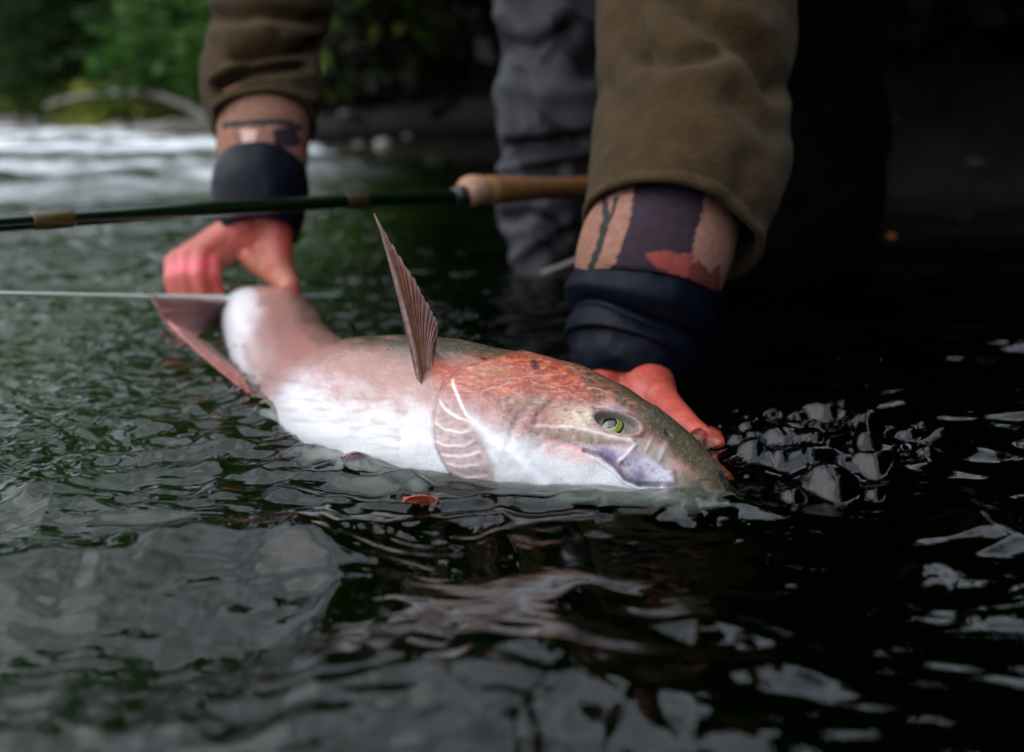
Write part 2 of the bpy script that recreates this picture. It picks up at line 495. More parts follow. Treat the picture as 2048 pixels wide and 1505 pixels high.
    # lapping wavelets behind the bow of the fish
    for pts, a, s in (([(560, 985), (700, 1010), (860, 1030)], 0.0042, 0.0065), ([(520, 950), (660, 965), (800, 1000)], 0.0040, 0.0065),
                      ([(300, 905), (480, 895), (640, 925)], 0.005, 0.009), ([(60, 985), (260, 950), (430, 940)], 0.005, 0.009),
                      ([(700, 1075), (860, 1045), (1000, 1050)], 0.003, 0.006)):
        d = pdist(x, y, [W(*p)[:2] for p in pts])
        z = z + a * np.exp(-(d / s) ** 2)
    # churned patch before the snout: glassy domes and ripples running out from it
    cx, cy = W(1640, 905)[:2]
    r = np.hypot((x - cx) / 0.090, (y - cy) / 0.058) + 0.25 * noise2(x / 0.03, y / 0.03, 55)
    churn = sstep(1.25, 0.7, r)
    z = z + churn * (0.008 + band(0.036, 0.026, 0.0045, 41) + band(0.015, 0.011, 0.0012, 42) + band(0.008, 0.006, 0.0004, 49) + band(0.05, 0.04, 0.006, 43))
    hx, hy = W(1420, 840)[:2]
    churn2 = np.exp(-((x - hx) / 0.05) ** 2 - ((y - hy) / 0.06) ** 2)
    z = z + churn2 * (ridged(0.016, 0.009, 0.0016, 44) + band(0.03, 0.02, 0.0022, 45) + band(0.009, 0.006, 0.0007, 50))
    sx, sy_ = W(1400, 1022)[:2]
    z = z + 0.012 * np.exp(-((x - sx) / 0.028) ** 2 - ((y - sy_) / 0.021) ** 2)
    ring = np.exp(-((r - 1.9) / 0.7) ** 2) * sstep(-0.02, 0.03, x - cx)
    z = z + ring * 0.00035 * np.sin(r * 34 + 3 * noise2(x * 20, y * 20, 46)) * (0.5 + noise2(x * 14, y * 14, 47))
    dz = np.zeros_like(z)
    for px, py, rad in DOMES:
        c = W(px, py)
        s = rad / FPX * math.hypot(c[1], CAM_H)
        m_ = (np.abs(x - c[0]) < 1.8 * s) & (np.abs(y - c[1]) < 1.8 * s)
        xm, ym = x[m_], y[m_]
        rr = np.hypot(xm - c[0] + 0.14 * s * noise2(xm / s * 0.8, ym / s * 0.8, int(px)), (ym - c[1]) * 0.85 + 0.14 * s * noise2(xm / s * 0.8 + 7, ym / s * 0.8, int(px))) / s
        dz[m_] += (s * 0.80 * np.clip(1 - rr ** 2, 0, 1) ** 0.6) ** 3
    dz = dz ** (1.0 / 3.0)
    return z + dz


rows = [0.10]
while rows[-1] < 45:
    yk = rows[-1]
    rows.append(yk + max(0.0014, 0.0042 * yk) * (1 if 0.28 < yk < 14 else 4))
rows = np.array([-6, -2.5, -1.0, -0.4, -0.1] + rows + [60, 90, 150])
dense = np.linspace(-0.50, 0.44, 740)
tanu = np.concatenate([-np.geomspace(0.504, 30, 60)[::-1], dense, np.geomspace(0.444, 30, 60)])
base = np.maximum(rows, 0.10) + 0.35
wx = base[:, None] * tanu[None, :]
wy = np.broadcast_to(rows[:, None], wx.shape).copy()
dyv = np.maximum(np.gradient(rows), 1e-4)[:, None] * np.ones_like(wx)
edge = np.gradient(wx, axis=1)
wz = water_h(wx, wy, np.maximum(dyv, edge))
# white water: broken crests of the riffle
fo = np.clip(noise2(wx * 0.9, wy * 1.0, 51) * 1.2 + 0.8 * noise2(wx * 3, wy * 2.2, 52) + 0.6 * noise2(wx * 9, wy * 8, 53) + 0.42, 0, 1)
foam = np.clip(fo * sstep(1.3, 4.2, wy) * sstep(-0.3, -1.5, wx) * 1.2, 0, 1)
keep = shore_sd(wx, wy) < 3.0
gf = grid_faces(len(rows), len(tanu))
gf = gf[keep.ravel()[gf].any(1)]

m, nt, b = mat_new("river_water")
L = nt.links
b.inputs["Base Color"].default_value = (1, 1, 1, 1)
b.inputs["Roughness"].default_value = 0.02
b.inputs["IOR"].default_value = 1.333
b.inputs["Transmission Weight"].default_value = 1.0
at = nt.nodes.new("ShaderNodeAttribute"); at.attribute_name = "foam"
df = nt.nodes.new("ShaderNodeBsdfDiffuse"); df.inputs[0].default_value = (0.62, 0.65, 0.68, 1)
mx = nt.nodes.new("ShaderNodeMixShader")
L.new(at.outputs["Fac"], mx.inputs[0]); L.new(b.outputs[0], mx.inputs[1]); L.new(df.outputs[0], mx.inputs[2])
L.new(mx.outputs[0], nt.nodes["Material Output"].inputs["Surface"])
va = nt.nodes.new("ShaderNodeVolumeAbsorption")
va.inputs["Color"].default_value = (0.46, 0.62, 0.36, 1); va.inputs["Density"].default_value = 10.0
L.new(va.outputs[0], nt.nodes["Material Output"].inputs["Volume"])
tc = nt.nodes.new("ShaderNodeTexCoord")
nz = nt.nodes.new("ShaderNodeTexNoise"); nz.inputs["Scale"].default_value = 90; nz.inputs["Detail"].default_value = 3
L.new(tc.outputs["Object"], nz.inputs["Vector"])
bp = nt.nodes.new("ShaderNodeBump"); bp.inputs["Strength"].default_value = 0.12; bp.inputs["Distance"].default_value = 0.002
L.new(nz.outputs["Fac"], bp.inputs["Height"]); L.new(bp.outputs[0], b.inputs["Normal"])
M["water"] = m
tag(mesh_obj("river", np.stack([wx, wy, wz], -1), gf, M["water"], attrs={"foam": foam}), kind="structure")


# ------------------------------------------------------------------ vegetation
def leaf_cloud(n, rad, size, base, var, seed, hollow=0.35, clumps=26):
    """leaf-sized folded faces gathered in clumps inside an ellipsoid"""
    r = np.random.default_rng(seed)
    u = r.normal(size=(clumps, 3)); u /= np.linalg.norm(u, axis=1)[:, None]
    cc = u * (r.uniform(hollow, 1, clumps) ** 0.5)[:, None]
    cc[:, 2] = np.abs(cc[:, 2]) * 1.6 - 0.75
    k = r.integers(0, clumps, n)
    c = (cc[k] + r.normal(size=(n, 3)) * 0.17) * np.array(rad)
    a = r.normal(size=(n, 3)); a[:, 2] *= 0.6; a /= np.linalg.norm(a, axis=1)[:, None]
    t = r.normal(size=(n, 3)); s = np.cross(a, t); s /= np.linalg.norm(s, axis=1)[:, None]
    nrm = np.cross(a, s)
    ln = size * r.uniform(0.6, 1.4, n)[:, None]
    wd = ln * 0.30
    p0, p1 = c - a * ln * 0.5, c + a * ln * 0.5
    l = c + s * wd - nrm * wd * 0.3; rr = c - s * wd - nrm * wd * 0.3
    V = np.stack([p0, rr, p1, l], 1).reshape(-1, 3)
    i = np.arange(n) * 4
    F = np.concatenate([np.stack([i, i + 1, i + 2], 1), np.stack([i, i + 2, i + 3], 1)])
    cl = np.array(base) * (1 + var * r.uniform(-1, 1, (n, 1)) + 0.25 * (r.uniform(-1, 1, clumps)[k])[:, None])
    cl = cl * (1 + 0.2 * r.uniform(-1, 1, (n, 3)))
    return V, F, np.repeat(np.clip(cl, 0.003, 1), 4, axis=0)


def trunk_mesh(h, r0, seed, limbs=7):
    r = np.random.default_rng(seed)
    Vs, Fs, o = [], [], 0
    def add(C, R, nc):
        nonlocal o
        V, _ = tube(C, R, nc)
        Fs.append(grid_faces(len(C), nc, True) + o); Vs.append(V.reshape(-1, 3)); o += V.size // 3
    z = np.linspace(-0.2, h, 12)
    C = np.stack([0.06 * h * noise2(z * 0.4, 0 * z, seed), 0.06 * h * noise2(z * 0.4, 0 * z + 9, seed), z], 1)
    add(C, r0 * (1 - 0.75 * np.linspace(0, 1, 12)), 10)
    for q in range(limbs):
        k = 4 + q % 7
        a = r.uniform(0, 6.28); ln = h * r.uniform(0.22, 0.42)
        t = np.linspace(0, 1, 6)[:, None]
        D = C[k] + t * ln * np.array([math.cos(a), math.sin(a), 0.7]) + 0.1 * ln * t ** 2 * np.array([0, 0, 1])
        add(D, r0 * 0.35 * (1 - 0.8 * t[:, 0]), 6)
    return np.vstack(Vs), np.vstack(Fs)


def make_plant(name, label, cat, h, rad, n, size, base, var, seed, crown_z, trunk_r, group):
    root = empty(name)
    tag(root, label, cat, group)
    V, F = trunk_mesh(h * 0.85, trunk_r, seed)
    mesh_obj("trunk" if cat == "tree" else "stem", V, F, M["bark"], root)
    V, F, c = leaf_cloud(n, rad, size, base, var, seed)
    V[:, 2] += crown_z
    mesh_obj("crown" if cat == "tree" else "foliage", V, F, M["leaf"], root, c, smooth=False)
    return root


def copy_tree(o, parent=None):
    c = o.copy(); COL.objects.link(c)
    if parent: c.parent = parent
    for ch in list(o.children): copy_tree(ch, c)
    return c


def gz_at(x, y):
    return float(ground_h(np.array([x]), np.array([y]))[0])


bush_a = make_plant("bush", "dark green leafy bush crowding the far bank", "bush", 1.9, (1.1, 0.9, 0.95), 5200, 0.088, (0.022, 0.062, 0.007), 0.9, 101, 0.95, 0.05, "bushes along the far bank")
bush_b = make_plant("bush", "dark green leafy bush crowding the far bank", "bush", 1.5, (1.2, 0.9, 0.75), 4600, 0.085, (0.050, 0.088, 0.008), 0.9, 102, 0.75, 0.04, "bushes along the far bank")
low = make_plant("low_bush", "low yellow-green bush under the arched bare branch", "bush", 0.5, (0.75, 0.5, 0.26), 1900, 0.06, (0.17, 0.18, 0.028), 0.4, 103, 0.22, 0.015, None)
low.location = (-3.75, 9.9, gz_at(-3.75, 9.9))
low2 = copy_tree(low); low2["label"] = "low yellow-green bush at the picture's left edge beside the rapids"
low2.location = (-6.3, 13.9, gz_at(-6.3, 13.9)); low2.rotation_euler.z = 2.0; low2.scale = (1.2, 1.2, 1.6)

spots = []
for k in range(26):
    t = k / 25.0
    x = -9.5 + t * 9.8
    sy = float(np.interp(x, [p[0] for p in SHORE], [p[1] for p in SHORE]))
    spots.append((x + random.uniform(-0.3, 0.3), sy + random.uniform(1.3, 2.0) + (k % 2) * 1.1))
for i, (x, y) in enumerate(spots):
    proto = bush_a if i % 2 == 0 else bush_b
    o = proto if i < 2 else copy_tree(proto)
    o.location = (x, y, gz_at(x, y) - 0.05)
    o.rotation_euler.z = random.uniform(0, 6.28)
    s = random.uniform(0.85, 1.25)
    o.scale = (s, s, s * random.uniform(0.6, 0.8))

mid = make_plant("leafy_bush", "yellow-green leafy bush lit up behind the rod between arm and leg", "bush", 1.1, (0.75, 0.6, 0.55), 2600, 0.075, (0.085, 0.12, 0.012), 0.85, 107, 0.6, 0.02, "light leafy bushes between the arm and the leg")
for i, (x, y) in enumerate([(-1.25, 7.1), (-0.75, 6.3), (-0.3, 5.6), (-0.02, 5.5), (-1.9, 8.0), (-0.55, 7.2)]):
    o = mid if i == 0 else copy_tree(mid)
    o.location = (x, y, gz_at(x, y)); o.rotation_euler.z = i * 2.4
far_tree = make_plant("broadleaf_tree", "dark broadleaf tree standing behind the bank bushes", "tree", 7.0, (2.1, 1.8, 3.2), 6000, 0.22, (0.018, 0.045, 0.012), 0.6, 111, 3.6, 0.14, "trees behind the bank bushes")
tspots = [(-16, 24), (-13, 22.5), (-10.3, 19.5), (-7.6, 18), (-5.6, 15.6), (-4.0, 13.0), (-2.4, 11.6), (-6.5, 20)]
for i, (x, y) in enumerate(tspots):
    o = far_tree if i == 0 else copy_tree(far_tree)
    o.location = (x, y, gz_at(x, y)); o.rotation_euler.z = i * 1.3
    s = 0.85 + 0.16 * (i % 3); o.scale = (s * 1.2, s * 1.2, s * 0.5)

alder = make_plant("tall_alder", "tall open-crowned riverside tree on the far left bank", "tree", 13.0, (2.4, 2.2, 4.0), 1900, 0.27, (0.022, 0.045, 0.012), 0.6, 151, 8.8, 0.13, "tall open trees on the far left bank")
for i, (x, y, s) in enumerate([(-7.4, 15.2, 1.0), (-4.4, 12.6, 1.05), (-10.4, 18.2, 1.15), (-1.7, 9.8, 0.85), (-6.0, 19.5, 1.2)]):
    o = alder if i == 0 else copy_tree(alder)
    o.location = (x, y, gz_at(x, y)); o.rotation_euler.z = i * 1.9; o.scale = (s, s, s)
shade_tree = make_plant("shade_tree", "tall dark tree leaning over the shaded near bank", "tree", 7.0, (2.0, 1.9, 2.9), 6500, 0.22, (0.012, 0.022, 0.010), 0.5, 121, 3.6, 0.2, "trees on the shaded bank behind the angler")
sspots = [(1.3, 4.6, 1.0), (2.4, 4.0, 1.0), (3.9, 4.3, 1.1), (5.6, 3.8, 1.1), (1.9, 6.6, 1.2), (4.6, 6.8, 1.3), (7.4, 5.6, 1.3), (3.0, 9.5, 1.5), (6.5, 9.5, 1.5), (5.6, 1.2, 1.2), (6.0, -1.6, 1.3), (6.6, -4.5, 1.3), (8.6, 0.0, 1.6), (4.6, 2.4, 0.8), (4.6, 0.6, 1.1), (4.9, -0.9, 1.1), (5.2, -2.8, 1.2)]
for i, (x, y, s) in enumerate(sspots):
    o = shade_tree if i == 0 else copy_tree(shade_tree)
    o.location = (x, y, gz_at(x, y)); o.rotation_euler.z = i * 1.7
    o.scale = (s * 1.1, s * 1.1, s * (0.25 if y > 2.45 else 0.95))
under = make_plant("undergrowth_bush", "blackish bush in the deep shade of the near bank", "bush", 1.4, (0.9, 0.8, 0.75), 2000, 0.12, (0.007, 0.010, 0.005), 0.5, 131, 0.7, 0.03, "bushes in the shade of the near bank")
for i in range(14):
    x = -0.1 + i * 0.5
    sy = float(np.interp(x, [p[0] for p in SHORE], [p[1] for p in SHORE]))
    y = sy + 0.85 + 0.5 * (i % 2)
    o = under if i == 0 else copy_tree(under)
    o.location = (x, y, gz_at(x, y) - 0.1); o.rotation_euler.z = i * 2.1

# arched bare branch, drift log, shore stones
pts = [P(90, 212, 8.6), P(140, 197, 8.4), P(210, 186, 8.1), P(280, 186, 7.8), P(345, 201, 7.5), P(425, 240, 7.2)]
C = crom(pts, np.linspace(0, 5, 30))
tag(tube_obj("bare_branch", C, np.linspace(0.012, 0.027, 30), M["grey_wood"], nc=10), "long bare grey branch arching over the far bank", "branch")
C = crom([P(325, 120, 9.2), P(350, 160, 9.15), P(385, 205, 9.1)], np.linspace(0, 2, 16))
tag(tube_obj("dead_stem", C, np.linspace(0.03, 0.05, 16), M["grey_wood"], nc=8), "thin slanting dead stem above the arched branch", "branch")
C = crom([P(300, 262, 8.6), P(420, 248, 7.4), P(560, 240, 6.6)], np.linspace(0, 2, 16))
tag(tube_obj("drift_log", C, np.linspace(0.06, 0.09, 16) * (1 + 0.1 * np.sin(np.arange(16) * 2.3)), M["grey_wood"], nc=10), "pale drift log lying along the stony far shore", "log")
C = crom([P(640, 262, 5.9), P(800, 244, 5.2), P(1000, 232, 4.6), P(1120, 236, 4.3)], np.linspace(0, 3, 24))
tag(tube_obj("fallen_log", C, np.linspace(0.07, 0.11, 24), M["dark_log"], nc=12), "dark fallen log on the bank between the arm and the leg", "log")


def rock(r, seed, ns=10, nc=14):
    ph = np.linspace(0.0, math.pi, ns)
    th = np.linspace(0, 2 * math.pi, nc, endpoint=False)
    V = np.stack([np.sin(ph)[:, None] * np.cos(th), np.sin(ph)[:, None] * np.sin(th), np.cos(ph)[:, None] * np.ones(nc)], -1)
    V = V * (1 + 0.28 * noise3(V + seed, 1.3, seed) + 0.12 * noise3(V, 3.1, seed + 1))[..., None] * np.array(r)
    return V.reshape(-1, 3), grid_faces(ns, nc, True)


protos = []
for k in range(4):
    V, F = rock((1, 0.8, 0.55), 5 + k)
    tint = [(0.26, 0.21, 0.21), (0.20, 0.19, 0.19), (0.33, 0.27, 0.25), (0.13, 0.11, 0.11)][k]
    o = mesh_obj("shore_stone", V, F, M["stone"], col=np.tile(tint, (len(V), 1)))
    protos.append(o)
n_st = 0
for k in range(110):
    x = random.uniform(-7.5, 0.2)
    sy = float(np.interp(x, [p[0] for p in SHORE], [p[1] for p in SHORE]))
    y = sy + random.uniform(-0.75, 0.55)
    pr = protos[k % 4]
    o = pr if k < 4 else pr.copy()
    if k >= 4: COL.objects.link(o)
    s = random.uniform(0.05, 0.13) * (1.0 if k % 5 else 1.4) * min(1.0, 0.35 + max(-x, 0) / 6.0)
    o.location = (x, y, max(gz_at(x, y), -0.05) + 0.1 * s)
    o.scale = (s, s, s); o.rotation_euler.z = random.uniform(0, 6.28)
    tag(o, "rounded grey stone at the edge of the far shore", "stone", "stones along the far shore")


def leaf_thing(px, py, y, size, color, label):
    c = P(px, py, y)
    t = np.linspace(0, 1, 9)
    w = np.sin(t * math.pi) ** 0.8 * 0.32
    L_ = np.stack([t - 0.5, w, 0.12 * np.abs(w) + 0.05 * t], 1); R_ = L_ * [1, -1, 1]
    mid = np.stack([t - 0.5, 0 * t, 0.05 * t], 1)
    V = np.stack([L_, mid, R_], 1).reshape(-1, 3) * size
    V = np.vstack([V, V - [0, 0, 0.0015]])
    F = grid_faces(9, 3)
    o = mesh_obj("fallen_leaf", V, np.vstack([F, F[:, ::-1] + 27]), M["leaf"], col=np.tile(color, (len(V), 1)))
    o.location = c; o.rotation_euler = (0.35, random.uniform(-0.2, 0.2), random.uniform(0, 3))
    return tag(o, label, "leaf")


leaf_thing(1785, 474, W(1785, 474)[1], 0.022, (0.42, 0.16, 0.05), "bright orange leaf floating on the dark water right of the sleeve")
leaf_thing(1787, 240, 2.9, 0.045, (0.30, 0.12, 0.03), "dull orange leaf lying high on the dark bank")
leaf_thing(1950, 325, 2.6, 0.045, (0.4, 0.36, 0.33), "pale grey leaf on the dark bank at the right")

# ------------------------------------------------------------------ the fish
# stations from snout to tail: centre (pixel, distance), half height a (belly to back), half width b, back direction
ST = [  # px, py, Y, a, b, dorsal x,y,z
    (1450, 1040, 0.532, 0.0045, 0.0045, 0.30, 0.50, 0.80),
    (1434, 1032, 0.535, 0.0145, 0.013, 0.30, 0.50, 0.80),
    (1388, 1008, 0.542, 0.0265, 0.021, 0.30, 0.52, 0.80),
    (1312, 974, 0.552, 0.0375, 0.028, 0.30, 0.54, 0.78),
    (1220, 938, 0.561, 0.0465, 0.034, 0.30, 0.55, 0.78),
    (1120, 910, 0.569, 0.054, 0.038, 0.28, 0.55, 0.78),
    (1020, 892, 0.577, 0.058, 0.043, 0.26, 0.55, 0.78),
    (930, 878, 0.588, 0.060, 0.047, 0.26, 0.52, 0.80),
    (830, 862, 0.612, 0.062, 0.050, 0.30, 0.45, 0.80),
    (735, 842, 0.655, 0.058, 0.054, 0.45, 0.40, 0.72),
    (655, 810, 0.722, 0.053, 0.041, 0.66, 0.30, 0.55),
    (604, 764, 0.80, 0.050, 0.036, 0.82, 0.20, 0.30),
    (568, 710, 0.89, 0.048, 0.037, 0.90, 0.15, 0.05),
    (548, 662, 0.98, 0.050, 0.038, 0.93, 0.10, -0.05),
    (524, 633, 1.06, 0.045, 0.033, 0.93, 0.10, -0.05),
    (497, 620, 1.11, 0.039, 0.023, 0.80, 0.10, 0.30),
    (466, 628, 1.12, 0.035, 0.013, 0.55, 0.10, 0.60),
    (432, 634, 1.10, 0.033, 0.006, 0.40, 0.10, 0.75),
    (410, 637, 1.08, 0.034, 0.003, 0.35, 0.10, 0.80),
]
STA = np.array([[*P(s[0], s[1], s[2]), *s[3:]] for s in ST])
NS, NT = 640, 420
ts = np.concatenate([np.linspace(0, 7.5, 400, endpoint=False), np.linspace(7.5, len(ST) - 1, NS - 400)])
S = crom(STA, ts)
Cc, fa, fb, D = S[:, :3], S[:, 3], S[:, 4], S[:, 5:8]
T = np.gradient(Cc, axis=0); T /= np.linalg.norm(T, axis=1)[:, None]
A1 = D - T * (D * T).sum(1)[:, None]; A1 /= np.linalg.norm(A1, axis=1)[:, None]
A2 = np.cross(A1, T)
A2 *= np.sign((A2 * np.array([0, -1, 0.6])).sum(1))[:, None]
th = np.linspace(0, 2 * math.pi, NT, endpoint=False)
ct, stn = np.cos(th), np.sin(th)
c1 = np.sign(ct) * np.abs(ct) ** 0.92
s1 = np.sign(stn) * np.abs(stn) ** 0.88
kv = 1 - (0.14 * sstep(12, 9, ts) + 0.10 * sstep(8.5, 6.5, ts))[:, None] * sstep(0.0, 1.0, -c1)[None, :]                    # flatter throat
FV = Cc[:, None] + (fa[:, None] * c1 * kv)[..., None] * A1[:, None] + (fb[:, None] * s1)[..., None] * A2[:, None]
FN = gnormals(FV)
fx, fy = proj(FV)
front = np.broadcast_to((stn > -0.25)[None, :], fx.shape)
nw = 5 * noise2(fx / 24, fy / 24, 61) + 3 * noise2(fx / 9, fy / 9, 62)
qx, qy = fx + nw, fy + 5 * noise2(fx / 24, fy / 24, 63) + 3 * noise2(fx / 9, fy / 9, 64)
sI = np.broadcast_to(ts[:, None], fx.shape)
tI = np.broadcast_to(np.where(th <= math.pi, th, 2 * math.pi - th)[None, :], fx.shape)   # 0 back .. pi belly

# pigments
WHITE, PINK, OLIVE = np.array([.60, .60, .625]), np.array([.36, .165, .14]), np.array([.040, .037, .018])
col = np.tile(WHITE, (NS, NT, 1)).astype(float)


def lay(mask, c, k=1.0):
    global col
    mk = np.clip(mask * k, 0, 1)[..., None]
    col = col * (1 - mk) + np.array(c) * mk


tn = tI - 0.12 + 0.10 * noise2(fx / 30, fy / 30, 65) + 0.05 * noise2(fx / 10, fy / 10, 66)
rear = sstep(9.3, 10.6, sI)
lay(sstep(1.75, 1.15, tn) * (1 - rear) + rear * sstep(2.2, 1.5, tn), np.array([.31, .135, .115]), 0.9)
lay(sstep(1.5, 0.9, tn) * (1 - rear), (.22, .10, .075), 0.8)
lay(rear * sstep(2.5, 1.9, tn) * (1 - 0.85 * sstep(11.2, 12.8, sI) * sstep(1.5, 1.9, tn)), (.27, .12, .10), 0.75)
lay(sstep(11.4, 13.0, sI) * sstep(1.55, 2.0, tn), WHITE, 0.8)
lay(sstep(11.0, 12.5, sI) * sstep(1.25, 0.8, tn), (.10, .075, .045), 0.75)
lay(sstep(1.35, 0.85, tn) * rear, (.115, .062, .036), 0.9)
lay(sstep(1.05, 0.62, tn) * (1 - rear) + rear * sstep(0.8, 0.45, tn), OLIVE, 0.95)
lay(rear * np.clip(noise2(fx / 34, fy / 20, 67) * 1.4 - 0.25, 0, 1) * sstep(2.3, 1.7, tn), (.22, .11, .11), 0.75)
# head
lay(sstep(2.6, 1.4, tn) * np.clip(noise2(fx / 46, fy / 11, 75) * 1.2, 0, 1) * (sI > 7.3), (.26, .14, .12), 0.6)
lay(sstep(9.4, 10.2, sI) * sstep(12.0, 11.0, sI) * sstep(2.4, 1.8, tn), (.25, .115, .10), 0.6)
lay(rear * sstep(2.4, 1.2, tn) * np.clip(noise2(fx / 7, fy / 6, 190) * 1.5 - 0.35, 0, 1), (.10, .06, .045), 0.6)
F_ = front & (sI < 8.6)
Fm = F_.astype(float)
head = [
    ([(865, 732), (964, 720), (1067, 712), (1125, 740), (1183, 776), (1172, 806), (1118, 799), (1060, 786), (1005, 801), (954, 790), (913, 792), (889, 777), (872, 756)], 20, (.44, .060, .030), .95),
    ([(1060, 706), (1125, 732), (1215, 780), (1290, 826), (1270, 835), (1190, 808), (1100, 790), (1040, 760)], 16, (.38, .06, .028), .8),
    ([(940, 735), (1010, 728), (1020, 760), (960, 770)], 14, (.45, .26, .12), .5),
    ([(985, 797), (1073, 800), (1128, 831), (1108, 862), (1045, 866), (1010, 836)], 14, (.27, .15, .15), .85),
    ([(1010, 800), (1090, 796), (1110, 815), (1050, 822)], 10, (.30, .25, .13), .7),
    ([(1112, 812), (1172, 814), (1190, 848), (1142, 862), (1098, 848)], 12, (.60, .53, .38), .85),
    ([(1067, 862), (1142, 862), (1210, 879), (1262, 888), (1193, 896), (1108, 889)], 6, (.30, .19, .11), .85),
    ([(1085, 893), (1170, 900), (1190, 925), (1130, 925), (1085, 910)], 14, (.66, .38, .36), .65),
    ([(1172, 898), (1210, 893), (1244, 905), (1296, 908), (1345, 946), (1348, 970), (1278, 970), (1244, 948), (1210, 919)], 8, (.40, .35, .47), .85),
    ([(1190, 902), (1225, 905), (1240, 930), (1215, 922)], 5, (.14, .10, .26), .8),
    ([(1262, 945), (1285, 945), (1292, 965), (1270, 968)], 6, (.17, .13, .28), .7),
    ([(1234, 922), (1246, 924), (1248, 936), (1236, 934)], 3, (.20, .07, .05), .9),
    ([(1285, 912), (1330, 935), (1350, 965), (1310, 968), (1275, 930)], 8, (.66, .62, .74), .6),
    ([(1240, 880), (1300, 880), (1350, 930), (1330, 940), (1280, 908)], 8, (.40, .37, .30), .7),
    ([(1195, 805), (1245, 815), (1290, 850), (1330, 900), (1400, 960), (1440, 1000), (1470, 1000), (1420, 920), (1300, 820), (1200, 770), (1150, 745)], 12, (.080, .066, .036), .95),
    ([(1180, 812), (1225, 806), (1258, 826), (1215, 826)], 7, (.48, .42, .46), .8),
    ([(1350, 945), (1400, 950), (1430, 1000), (1400, 1040), (1350, 1010)], 12, (.15, .14, .07), .75),
    ([(875, 800), (905, 800), (950, 850), (975, 900), (1000, 975), (945, 985), (905, 950), (880, 910), (868, 860)], 9, (.52, .34, .32), .8),
]
for poly, soft, c, k in head:
    lay(pmask(qx, qy, poly, soft) * Fm, np.array(c) * (0.72 if max(c) < 0.58 else 0.85), k)
# red streaks of the gill cover
gm = pmask(fx, fy, [(880, 728), (1067, 704), (1125, 730), (1230, 784), (1280, 822), (1180, 815), (1060, 805), (1000, 818), (930, 812), (872, 780)], 20) * Fm
lay(pmask(qx, qy, [(930, 790), (1010, 806), (1100, 800), (1170, 812), (1120, 870), (1050, 880), (980, 850), (930, 820)], 26) * Fm, (.36, .12, .09), 0.5)
lay(gm * np.clip(0.2 + noise2(fx / 38, fy / 9, 181) * 1.3, 0, 1), (.20, .045, .025), 0.75)
lay(gm * np.clip(noise2(fx / 30, fy / 12, 182) * 1.5, 0, 1), (.50, .15, .06), 0.55)
lay(gm * np.clip(noise2(fx / 16 + fy / 30, fy / 4, 183) * 1.6 - 0.35, 0, 1), (.56, .30, .22), 0.6)
lay(pmask(fx, fy, [(876, 795), (905, 790), (945, 850), (965, 900), (990, 970), (945, 985), (905, 950), (880, 910), (868, 860)], 9) * Fm * np.clip(0.25 + noise2(fx / 14, fy / 9, 189) + (860 - fy) / 160, 0, 1), (.22, .115, .10), 0.75)
cheek = pmask(fx, fy, [(985, 790), (1200, 800), (1300, 880), (1210, 905), (1080, 895), (1000, 860)], 14) * Fm
lay(cheek * np.clip(noise2(fx / 14 + fy / 40, fy / 5, 184) * 1.5 - 0.1, 0, 1), (.10, .05, .04), 0.75)
lay(cheek * np.clip(noise2(fx / 12 + fy / 40, fy / 5, 185) * 1.5 - 0.3, 0, 1), (.55, .48, .42), 0.5)
jaw = pmask(fx, fy, [(1180, 890), (1345, 930), (1420, 980), (1400, 1040), (1280, 985)], 10) * Fm
lay(jaw * np.clip(noise2(fx / 12, fy / 8, 186) * 1.6 - 0.2, 0, 1), (.13, .10, .15), 0.6)
hd_m = Fm * sstep(7.4, 6.6, sI)
col *= (1 + 0.15 * (hd_m * noise2(fx / 5, fy / 4, 187)))[..., None] * (1 + 0.08 * (hd_m * noise2(fx / 2.6, fy / 2.2, 188)))[..., None]
for k in range(46):
    r0 = random.uniform(0, 1); x0 = 885 + 300 * r0; y0 = 728 + random.uniform(0, 60) + 30 * max(0, r0 - 0.5)
    ln = random.uniform(18, 60)
    pts = [(x0, y0), (x0 + ln * 0.5, y0 + ln * random.uniform(0.0, 0.12)), (x0 + ln, y0 + ln * random.uniform(0.05, 0.4))]
    lay(np.exp(-(pdist(fx + 0.5 * nw, fy + 0.5 * nw, pts) / random.uniform(0.8, 1.6)) ** 2) * gm, random.choice([(.50, .22, .14), (.22, .04, .03), (.54, .32, .25), (.12, .06, .03)]), 0.5)
relief = np.zeros((NS, NT))
